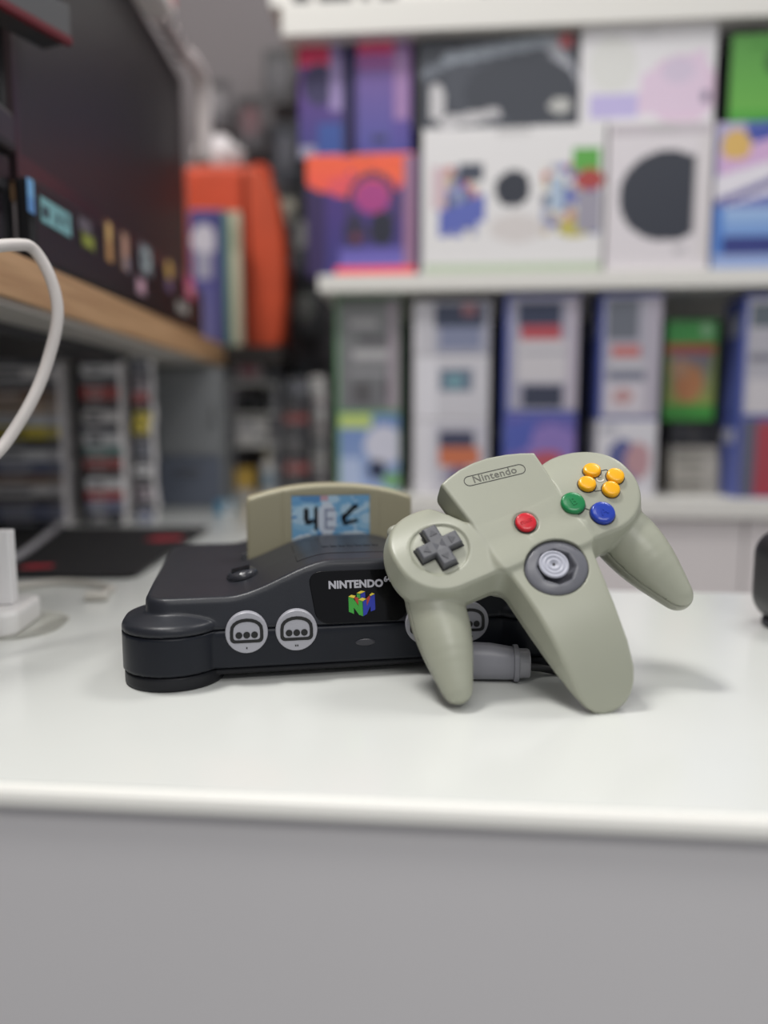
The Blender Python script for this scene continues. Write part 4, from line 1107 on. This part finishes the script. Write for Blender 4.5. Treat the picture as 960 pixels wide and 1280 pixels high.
bm = bmesh.new(); bm_prism(bm, [(-ww / 2 + 0.006, 0.012), (-ww / 2 + ww * 0.58, 0.012), (-ww / 2 + ww * 0.58, hh - 0.012), (-ww / 2 + 0.006, hh - 0.012)], -0.008, 0.004, MX)
bevel_mod(from_bm('front_pocket', bm, M_or, oc), 0.004, 3, 30)
bm = bmesh.new(); bm_tube(bm, [(ww * 0.10, -0.002, 0.01), (ww * 0.12, -0.004, hh * 0.5), (ww * 0.10, -0.002, hh * 0.97)], 0.003, 10, 6); from_bm('zip', bm, mat('dark_orange_zip', (150, 50, 28), 0.5), oc, smooth=True)
bm = bmesh.new(); bm_tube(bm, [(ww * 0.16, 0.04, hh - 0.004), (ww * 0.18, 0.04, hh + 0.010), (ww * 0.28, 0.04, hh + 0.006), (ww * 0.33, 0.04, hh - 0.012)], 0.005, 10, 6); from_bm('handle', bm, M_or, oc, smooth=True)
# white crumpled bundle lying on the case
wbn = empty('white_bag', ((xa + xb) / 2 - 0.034, Yo + 0.04, Z0 + ZS + hh), 0, label='small white crumpled bag lying on the orange case', cat='bag')
rs = random.Random(4)
bm = bmesh.new(); bmesh.ops.create_icosphere(bm, subdivisions=4, radius=1.0)
for v in bm.verts:
    n = v.co.normalized(); k = 1 + 0.10 * math.sin(7 * n.x + 3 * n.z) * math.cos(6 * n.y + 5 * n.x) + 0.05 * math.sin(15 * n.z + 9 * n.x)
    v.co = Vector((n.x * 0.044 * k, n.y * 0.030 * k, max(0.0, 0.026 + n.z * 0.030 * k)))
from_bm('body', bm, mat('white_plastic_bag', (232, 226, 228), 0.5), wbn, smooth=True)
bm = bmesh.new(); bm_tube(bm, [(-0.020, 0, 0.046), (-0.012, 0, 0.058), (0.010, 0, 0.060), (0.020, 0, 0.046)], 0.004, 10, 6); from_bm('handle', bm, mat('white_plastic_bag', (232, 226, 228), 0.5), wbn, smooth=True)
# two books in front of the case
def book(x0, y0, x1, y1, Y, d, cover, spine_art, base, label):
    a1, b1, c1, d1 = hull('b', x0, y0, x1, y1, Y)
    e = empty('book', ((a1 + b1) / 2, Y, Z0 + ZS), 0, label=label, cat='book', group='books leaning at the orange case')
    w = b1 - a1; h = d1 - ZS
    o = printed_box('cover', w, h, d, spine_art, base, cover, (0, 0, 1, 1), e, (0, 0, 0), 0, 0.003, M_card); bevel_mod(o, 0.0015, 2)
    vbox('pages', e, -w / 2 + 0.0015, w / 2 - 0.0015, 0.003, d + 0.0006, 0.001, h + 0.0004, mat('paper_edge', (214, 208, 190), 0.8))
book(240, 262, 281, 404, 1.365, 0.02, (70, 66, 124), [('e', 0.4, 0.22, 0.34, 0.12, (206, 204, 216)), ('r', 0.15, 0.3, 0.6, 0.5, (160, 160, 180)), ('g', 0, 0.55, 1, 1, (92, 92, 150), (110, 110, 160)), ('r', 0.7, 0.0, 1, 1, (64, 64, 120))], (78, 76, 140), 'blue book with white print standing before the orange case')
book(282, 264, 300, 412, 1.362, 0.02, (190, 186, 160), [('r', 0, 0, 0.45, 1, (92, 134, 120)), ('r', 0.45, 0, 1, 1, (200, 192, 168)), ('r', 0.5, 0.1, 0.9, 0.3, (170, 164, 140))], (196, 190, 166), 'narrow green and cream book beside the blue book')

# dark slat wall with hanging packs behind the orange case
sw = empty('slat_wall', room(-0.14, 1.60, 0), RZ, label='dark slatted display panel on the back wall left of the white shelving', cat='display panel')
vbox('panel', sw, -0.17, 0.16, 0.0, 0.012, 0.04, at_room(300, 70, 1.6).z - Z0, mat('dark_slat_panel', (56, 54, 58), 0.5), 0.001)
for k in range(9):
    vbox('slat_groove', sw, -0.168, 0.158, -0.0015, 0.001, 0.10 + k * 0.075, 0.106 + k * 0.075, M_hole)
k = 0
packs = [(342, 150, 372, 228, (30, 34, 48), (70, 72, 84), 'navy hanging pack beside the orange case top'), (344, 234, 374, 300, (44, 46, 50), (176, 170, 150), 'dark hanging pack with a cream spot beside the orange case'),
         (362, 262, 388, 330, (52, 54, 58), (150, 150, 146), 'grey hanging pack with a pale mark right of the cream spotted one'), (352, 310, 384, 352, (20, 22, 36), (44, 48, 70), 'black hanging pack below the grey one'),
         (362, 356, 396, 420, (70, 74, 76), (150, 156, 150), 'greenish grey hanging pack lowest beside the orange case'), (296, 120, 330, 190, (58, 54, 58), (110, 60, 66), 'dark hanging pack with a red line above the orange case'),
         (330, 60, 366, 130, (52, 50, 54), (84, 82, 86), 'charcoal hanging pack highest on the dark panel'), (248, 100, 286, 162, (78, 74, 78), (140, 136, 138), 'grey hanging pack above the white bag')]
for x0, y0, x1, y1, c, c2, lb_ in packs:
    Yp = 1.575
    a_ = at_room(x0, y1, Yp); b_ = at_room(x1, y0, Yp)
    xm, ym = (x0 + x1) / 2, (y0 + y1) / 2
    o = empty('hanging_pack', room((a_.dot(EX) + b_.dot(EX)) / 2, Yp, a_.z - Z0), RZ, label=lb_, cat='blister pack', group='packs hanging on the dark panel')
    w, h = b_.dot(EX) - a_.dot(EX), b_.z - a_.z
    cd = printed_box('card', w, h, 0.002, [('e', xm, ym - 4, (x1 - x0) * .36, (y1 - y0) * .26, c2), ('r', x0, y0, x1, y0 + 10, tuple(int(v * .8) for v in c))], c, None, (x0, y0, x1, y1), o, (0, 0.002, 0), 0, 0.004, M_card)
    bm = bmesh.new(); bm_prism(bm, round_rect(w * 0.7, h * 0.55, 0.008, 5, 0, h * 0.42), -0.002, 0.010, MX); f_ = from_bm('blister', bm, mat('clear_blister', (150, 150, 156), 0.15, alpha=0.22), o); bevel_mod(f_, 0.003)
    bm = bmesh.new(); bm_tube(bm, [(0, -0.012, h - 0.006), (0, 0.008, h - 0.004), (0, 0.026, h - 0.004)], 0.0016, 8, 4); from_bm('hook', bm, mat('steel', (150, 150, 150), 0.3, metal=1), o)

# ------------------------------------------------------------------ under the oak shelf
rk = empty('game_rack', (-0.42, 1.175, Z0), 0, label='black open rack behind the piled cases under the oak shelf', cat='rack')
vbox('back_panel', rk, -0.40, 0.055, 0.055, 0.065, 0, 0.223, M_dark)
for x in (-0.40, -0.02, 0.052):
    vbox('upright', rk, x - 0.004, x + 0.004, 0.02, 0.055, 0, 0.223, M_black)
vbox('top_board', rk, -0.404, 0.057, 0.0, 0.065, 0.2235, 0.2275, M_black)
pal = [tuple(min(250, int(v * 1.25 + 6)) for v in c_) for c_ in ((196, 192, 190), (60, 60, 66), (170, 150, 130), (44, 46, 54), (150, 60, 58), (206, 202, 204), (92, 98, 120), (60, 56, 58), (214, 210, 208), (120, 96, 78), (70, 70, 76), (196, 178, 70), (110, 112, 120), (40, 40, 46), (150, 140, 146), (90, 120, 116))]
cname = {0: 'white', 1: 'charcoal', 2: 'tan', 3: 'black', 4: 'red', 5: 'white', 6: 'slate blue', 7: 'dark brown', 8: 'pale', 9: 'brown', 10: 'dark grey', 11: 'yellow', 12: 'grey', 13: 'black', 14: 'mauve grey', 15: 'teal grey'}
place = ['lowest', 'second from the bottom', 'third from the bottom', 'fourth from the bottom', 'fifth from the bottom', 'sixth from the bottom', 'seventh from the bottom', 'eighth from the bottom', 'ninth from the bottom', 'tenth from the bottom', 'eleventh from the bottom', 'twelfth from the bottom', 'thirteenth from the bottom', 'fourteenth from the bottom', 'fifteenth from the bottom', 'sixteenth from the bottom']
def flat_pile(x0, x1, Y, order, depth, zb, which, group, turn=0.12, th=0.0145, side=(240, 236, 236)):
    xa_ = at_y(x0, 560, Y).x; xb_ = at_y(x1, 560, Y).x
    rs = random.Random(int(x0)); z = zb
    for i, ci in enumerate(order):
        c = pal[ci]; t = th * rs.uniform(0.85, 1.2)
        inv = (36, 36, 42) if sum(c) > 430 else (236, 232, 230)
        art = [('r', 0.08 + 0.1 * rs.random(), 0.28, 0.45 + 0.2 * rs.random(), 0.7, tuple(int(a * .35 + b * .65) for a, b in zip(c, inv))), ('r', 0.84, 0.1, 0.95, 0.9, tuple(int(a * .6 + b * .4) for a, b in zip(c, (150, 146, 150)))), ('l', 0, 1, 1, 1, 0.16, tuple(int(v * .7) for v in c))]
        o = printed_box('game_case', xb_ - xa_, t, depth, art, c, side, (0, 0, 1, 1), None, ((xa_ + xb_) / 2 + rs.uniform(-.0015, .0015), Y + rs.uniform(0, .003), Z0 + z), turn + rs.uniform(-.02, .02), 0.004, M_card)
        bevel_mod(o, 0.0014, 2)
        tag(o, '%s game case, %s in %s' % (cname[ci], place[i], which), 'game case', group)
        z += t + 0.0003
flat_pile(-14, 74, 1.02, [3, 6, 7, 0, 9, 6, 5, 13, 11, 8, 2, 9, 1, 0, 10], 0.07, 0.0, 'leftmost pile under the shelf', 'piled game cases under the oak shelf', 0.10)
flat_pile(104, 151, 1.05, [13, 6, 4, 5, 7, 4, 15, 5, 10, 0, 7, 4, 1, 8, 3], 0.05, 0.0, 'second pile from left under the shelf', 'piled game cases under the oak shelf', 0.10)
flat_pile(168, 190, 1.08, [6, 3, 14, 13, 5, 10, 12, 1, 11, 11, 3, 4, 14, 10, 12], 0.03, 0.0, 'narrow pile beside the grey cabinet', 'piled game cases under the oak shelf', 0.08)
# grey cabinet
Yc = 1.24
xa, xb = at_y(194, 560, Yc).x, at_y(278, 560, Yc).x
gc = empty('grey_cabinet', ((xa + xb) / 2, Yc, Z0), 0, label='small grey cabinet under the far end of the oak shelf', cat='cabinet')
w = xb - xa
vbox('body', gc, -w / 2, w / 2, 0.004, 0.06, 0, 0.226, mat('grey_cabinet_paint', (128, 130, 132), 0.45), 0.001)
dr = vbox('door', gc, -w / 2 + 0.003, w / 2 - 0.003, 0.0, 0.0045, 0.088, 0.222, mat('grey_cabinet_door', (138, 140, 142), 0.4), 0.001)
vbox('handle', dr, w / 2 - 0.014, w / 2 - 0.010, -0.006, 0.0005, 0.13, 0.165, mat('steel', (150, 150, 150), 0.3, metal=1), 0.001)
dr = vbox('drawer', gc, -w / 2 + 0.003, w / 2 - 0.003, 0.0, 0.0045, 0.004, 0.084, mat('slate_drawer', (104, 110, 124), 0.4), 0.001)
vbox('handle', dr, -0.02, 0.02, -0.006, 0.0005, 0.058, 0.062, mat('steel', (150, 150, 150), 0.3, metal=1), 0.001)
# display stand with small goods
Yd = 1.40
xa, xb = at_y(290, 560, Yd).x, at_y(346, 560, Yd).x
ds = empty('display_stand', ((xa + xb) / 2, Yd, Z0), 0, label='narrow white display stand right of the grey cabinet', cat='stand')
w = xb - xa
lv = [0.0, 0.093, 0.150, 0.205]
for z in lv: vbox('shelf', ds, -w / 2, w / 2, 0, 0.07, z, z + 0.004, M_board, 0.0008)
for x in (-w / 2 + 0.002, w / 2 - 0.002):
    for y in (0.003, 0.067): vbox('post', ds, x - 0.002, x + 0.002, y - 0.002, y + 0.002, 0.0, 0.235, M_port)
def small_box(name, x0, x1, h, z, Y, d, art, base, label, cat, side=None):
    a1, b1 = at_y(x0, 560, Y).x, at_y(x1, 560, Y).x
    o = printed_box(name, b1 - a1, h, d, art, base, side, (0, 0, 1, 1), None, ((a1 + b1) / 2, Y, Z0 + z), 0.0, 0.003, M_card); bevel_mod(o, 0.001, 2)
    lid_tab(o, (b1 - a1) * 0.3, 0.004, h - 0.005, c=tuple(int(v * 0.85) for v in base))
    return tag(o, label, cat)
small_box('gift_box', 296, 330, 0.034, lv[3] + 0.0042, Yd + 0.012, 0.04, [('e', 0.5, 0.4, 0.35, 0.3, (196, 130, 140)), ('r', 0, 0.8, 1, 1, (190, 186, 190))], (206, 196, 198), 'white and pink little box, top tier of the white display stand', 'box')
cam_o = empty('camera', (at_y(314, 500, Yd).x, Yd + 0.02, Z0 + lv[2] + 0.004), 0, label='black compact camera on the white display stand', cat='camera')
vbox('body', cam_o, -0.026, 0.026, 0, 0.025, 0, 0.034, M_black, 0.004)
bm = bmesh.new(); bm_lathe(bm, [(0.014, 0), (0.014, 0.012), (0.011, 0.014), (0.009, 0.010), (0, 0.010)], Matrix.Translation((0.003, 0, 0.017)) @ Matrix.Rotation(math.pi / 2, 4, 'X'), 28); from_bm('lens', bm, M_gloss, cam_o)
bm = bmesh.new(); bm_lathe(bm, [(0.005, 0), (0.005, 0.004), (0, 0.004)], Matrix.Translation((-0.014, 0.012, 0.034)), 16); from_bm('shutter_button', bm, M_port, cam_o)
small_box('accessory_box', 296, 334, 0.048, lv[1] + 0.0042, Yd + 0.012, 0.04, [('r', 0.1, 0.2, 0.6, 0.45, (160, 160, 166)), ('r', 0.6, 0.6, 0.9, 0.9, (120, 126, 130))], (212, 208, 206), 'white little box, second tier of the white display stand', 'box')
small_box('glue_box', 292, 316, 0.050, 0.0042, Yd + 0.008, 0.03, [('r', 0, 0.72, 1, 1, (214, 210, 204)), ('e', 0.5, 0.35, 0.3, 0.2, (236, 200, 110))], (222, 178, 74), 'small yellow box on the lowest tier of the white display stand', 'box')
bt = empty('bottle', (at_y(332, 600, Yd).x, Yd + 0.03, Z0 + 0.0042), 0, label='white bottle beside the small yellow box on the display stand', cat='bottle')
bm = bmesh.new(); bm_lathe(bm, [(0.0, 0), (0.012, 0), (0.0135, 0.002), (0.0135, 0.050), (0.010, 0.060), (0.006, 0.064), (0.006, 0.068), (0, 0.068)], None, 28); from_bm('body', bm, mat('white_plastic', (222, 218, 214), 0.4), bt, smooth=True)
bm = bmesh.new(); bm_lathe(bm, [(0.0075, 0.066), (0.0075, 0.080), (0.006, 0.082), (0, 0.082)], None, 24); from_bm('cap', bm, mat('cream_cap', (214, 206, 180), 0.4), bt, smooth=True)
bm = bmesh.new(); bm_lathe(bm, [(0.0137, 0.012), (0.0138, 0.013), (0.0138, 0.042), (0.0137, 0.043)], None, 28); from_bm('label', bm, mat('pale_blue_label', (170, 190, 206), 0.4), bt)
small_box('tape_box', 267, 288, 0.020, 0.0, 1.16, 0.03, [('r', 0.5, 0, 1, 1, (216, 214, 210))], (74, 140, 176), 'small sky blue and white box before the grey cabinet', 'box')
# darker piles further right
flat_pile(334, 352, 1.50, [0, 14, 0, 8, 12, 5, 0, 0, 14, 12, 8, 5, 0, 5, 12], 0.05, 0.0, 'pale pile behind the display stand', 'pale and dark piles beyond the console', 0.0, side=(190, 188, 190))
flat_pile(356, 386, 1.44, [3, 7, 13, 4, 3, 7, 10, 13, 10, 4, 7, 3, 13, 12, 10], 0.06, 0.0, 'dark pile between two pale piles', 'pale and dark piles beyond the console', 0.0, side=(80, 76, 80))
flat_pile(390, 408, 1.50, [0, 12, 14, 8, 0, 5, 12, 0, 14, 0, 8, 14, 0, 5, 0], 0.05, 0.0, 'pale pile beside the white shelving', 'pale and dark piles beyond the console', 0.0, side=(190, 188, 190))

# ------------------------------------------------------------------ mat, cables, display block on the left counter
mt = empty('desk_mat', (-0.52, 0.85, Z0), 0, label='black desk mat with red marks on the left counter', cat='mat')
bm = bmesh.new(); bm_prism(bm, round_rect(0.58, 0.31, 0.012, 6), 0.0002, 0.0032); o = from_bm('pad', bm, mat('black_mat_cloth', (30, 29, 31), 0.85, bump=0.3, bscale=900), mt)
bm = bmesh.new(); bm_ring(bm, round_rect(0.581, 0.311, 0.012, 6), round_rect(0.575, 0.305, 0.010, 6), 0.0004, 0.0038); from_bm('stitched_edge', bm, M_black, mt)
M_rp = mat('red_print', (176, 44, 58), 0.8)
for x, y, w, h in ((46, 708, 0.032, 0.022), (206, 673, 0.044, 0.034)):
    p = at_z(x, y, 0.0035)
    bm = bmesh.new(); bm_prism(bm, [(-w / 2, -h * .3), (-w * .15, -h / 2), (w / 2, -h * .2), (w * .4, h / 2), (-w * .3, h * .45)], 0.0030, 0.0036, Matrix.Translation((p.x + 0.52, p.y - 0.85, 0)))
    from_bm('printed_mark', bm, M_rp, mt)
M_wc = mat('white_cable', (216, 210, 206), 0.45)
wc = empty('white_cable', (0, 0, Z0), 0, label='thick white cable drooping from the oak shelf at the left', cat='cable')
bm = bmesh.new()
pts = [at_y(-90, 325, 0.44), at_y(-30, 312, 0.47), at_y(18, 306, 0.50), at_y(42, 312, 0.515), at_y(64, 350, 0.52), at_y(72, 395, 0.52), at_y(60, 450, 0.515), at_y(40, 500, 0.505), at_y(8, 552, 0.49), at_y(-30, 600, 0.47), at_y(-60, 700, 0.46)]
bm_tube(bm, [p - Vector((0, 0, Z0)) for p in pts], 0.0038, 14, 8); from_bm('cable', bm, M_wc, wc, smooth=True)
bm = bmesh.new(); bm_lathe(bm, [(0.006, -0.012), (0.0065, -0.010), (0.0065, 0.010), (0.0055, 0.014)], Matrix.Translation(pts[0] - Vector((0, 0, Z0))) @ Matrix.Rotation(math.pi / 2, 4, 'Y'), 20); from_bm('connector', bm, M_wc, wc)
pc = empty('pale_cable', (0, 0, Z0), 0, label='thin pale cable curving on the white counter before the black mat', cat='cable')
bm = bmesh.new(); bm_tube(bm, [at_z(x, y, 0.0032) - Vector((0, 0, Z0)) for x, y in ((-20, 742), (30, 732), (70, 727), (110, 729), (140, 735), (120, 745))], 0.0028, 12, 8); from_bm('cable', bm, mat('pale_cable', (196, 192, 184), 0.4), pc, smooth=True)
bm = bmesh.new(); bm_lathe(bm, [(0.0040, -0.008), (0.0042, -0.007), (0.0042, 0.007), (0.0030, 0.010)], Matrix.Translation(at_z(120, 745, 0.0042) - Vector((0, 0, Z0))) @ Matrix.Rotation(math.pi / 2, 4, 'Y'), 16); from_bm('connector', bm, mat('pale_cable', (196, 192, 184), 0.4), pc)
gt = empty('grey_cable', (0, 0, Z0), 0, label='pale grey cable lying across the black mat by the game piles', cat='cable')
bm = bmesh.new(); bm_tube(bm, [at_z(x, y, 0.0075) - Vector((0, 0, Z0)) for x, y in ((-10, 712), (25, 694), (60, 668), (92, 640))], 0.0042, 12, 8); from_bm('cable', bm, mat('mid_grey_cable', (170, 168, 172), 0.5), gt, smooth=True)
bm = bmesh.new(); bm_lathe(bm, [(0.0052, -0.010), (0.0056, -0.008), (0.0056, 0.008), (0.0046, 0.012)], Matrix.Translation(at_z(92, 640, 0.0085) - Vector((0, 0, Z0))) @ Matrix.Rotation(math.pi / 2, 4, 'X'), 16); from_bm('connector', bm, M_port, gt)
# white display block with upright card
p0 = at_z(-16, 800, 0)
blk = empty('display_holder', (p0.x, p0.y, Z0), 0.10, label='white upright display card on a white base at the left frame edge', cat='display holder')
s_ = p0.y / FPX
bm = bmesh.new(); bm_prism(bm, round_rect(0.080, 0.06, 0.010, 6, -0.022, 0.03), 0, 0.018); bevel_mod(from_bm('base', bm, mat('white_gloss', (236, 234, 232), 0.25), blk), 0.004, 4)
o = printed_box('upright_card', 0.060, 0.052, 0.012, [('o', 0.64, 0.30, 0.16, 0.16, (60, 60, 64), 0.75), ('r', 0.45, 0.05, 0.62, 0.5, (238, 236, 236))], (238, 236, 236), None, (0, 0, 1, 1), blk, (-0.0205, 0.022, 0.0183), 0, 0.0012, M_card); bevel_mod(o, 0.0012)
bm = bmesh.new(); bm_prism(bm, round_rect(0.12, 0.075, 0.030, 8, -0.020, 0.034), 0.0, 0.0018)
bevel_mod(from_bm('clear_tray', bm, mat('clear_acrylic', (240, 238, 226), 0.12, alpha=0.25), blk), 0.0006)
# dark rounded gadget at the right frame edge
p0 = at_z(990, 800, 0)
gd = empty('desk_speaker', (p0.x + 0.026, p0.y + 0.03, Z0), 0, label='dark rounded gadget at the right frame edge of the white counter', cat='speaker')
me = nets('body', lambda X, Y, Z: smax(sd_rbox3(X, Y, Z, (0, 0, 36), (33, 30, 34), 20), -(np.sqrt(X ** 2 + (Y + 36) ** 2 + (Z - 42) ** 2) - 18), 1.5), (-38, -34, -2), (38, 34, 78), 2.0)
link_mesh('body', me, M_black, gd)
bm = bmesh.new(); bm_lathe(bm, [(0.028, 0), (0.029, 0.001), (0.029, 0.004), (0.026, 0.006)], None, 36); from_bm('foot_ring', bm, M_dark, gd)
bm = bmesh.new(); bm_lathe(bm, [(0.014, 0.0), (0.015, 0.002), (0, 0.004)], Matrix.Translation((0, -0.0225, 0.042)) @ Matrix.Rotation(math.pi / 2, 4, 'X'), 30); from_bm('grille', bm, M_dark, gd)
# hanging screen, top left corner
e1 = at_z(88, 57, 0.45); e0 = at_z(0, 8, 0.45); dv = (e1 - e0).normalized()
hs = empty('hanging_screen', (e1.x, e1.y, Z0 + 0.45), math.atan2(dv.y, dv.x), label='black wall screen with a dark red lower edge, upper left corner', cat='screen')
vbox('housing', hs, -0.30, 0.0, 0.004, 0.030, 0.010, 0.22, M_black, 0.003)
vbox('screen', hs, -0.29, -0.006, 0.0, 0.0045, 0.03, 0.215, M_gloss, 0.001)
vbox('chin', hs, -0.30, 0.0, -0.001, 0.005, 0.006, 0.030, mat('grey_chin', (96, 96, 98), 0.35), 0.001)
vbox('red_edge', hs, -0.30, 0.001, -0.002, 0.004, 0.0, 0.0062, mat('dark_red_strip', (104, 22, 36), 0.4), 0.0008)
vbox('underside', hs, -0.30, 0.0, 0.0042, 0.030, 0.002, 0.0098, M_dark, 0.001)
vbox('mount_arm', hs, -0.17, -0.13, 0.028, 0.75, 0.10, 0.14, M_dark, 0.002)
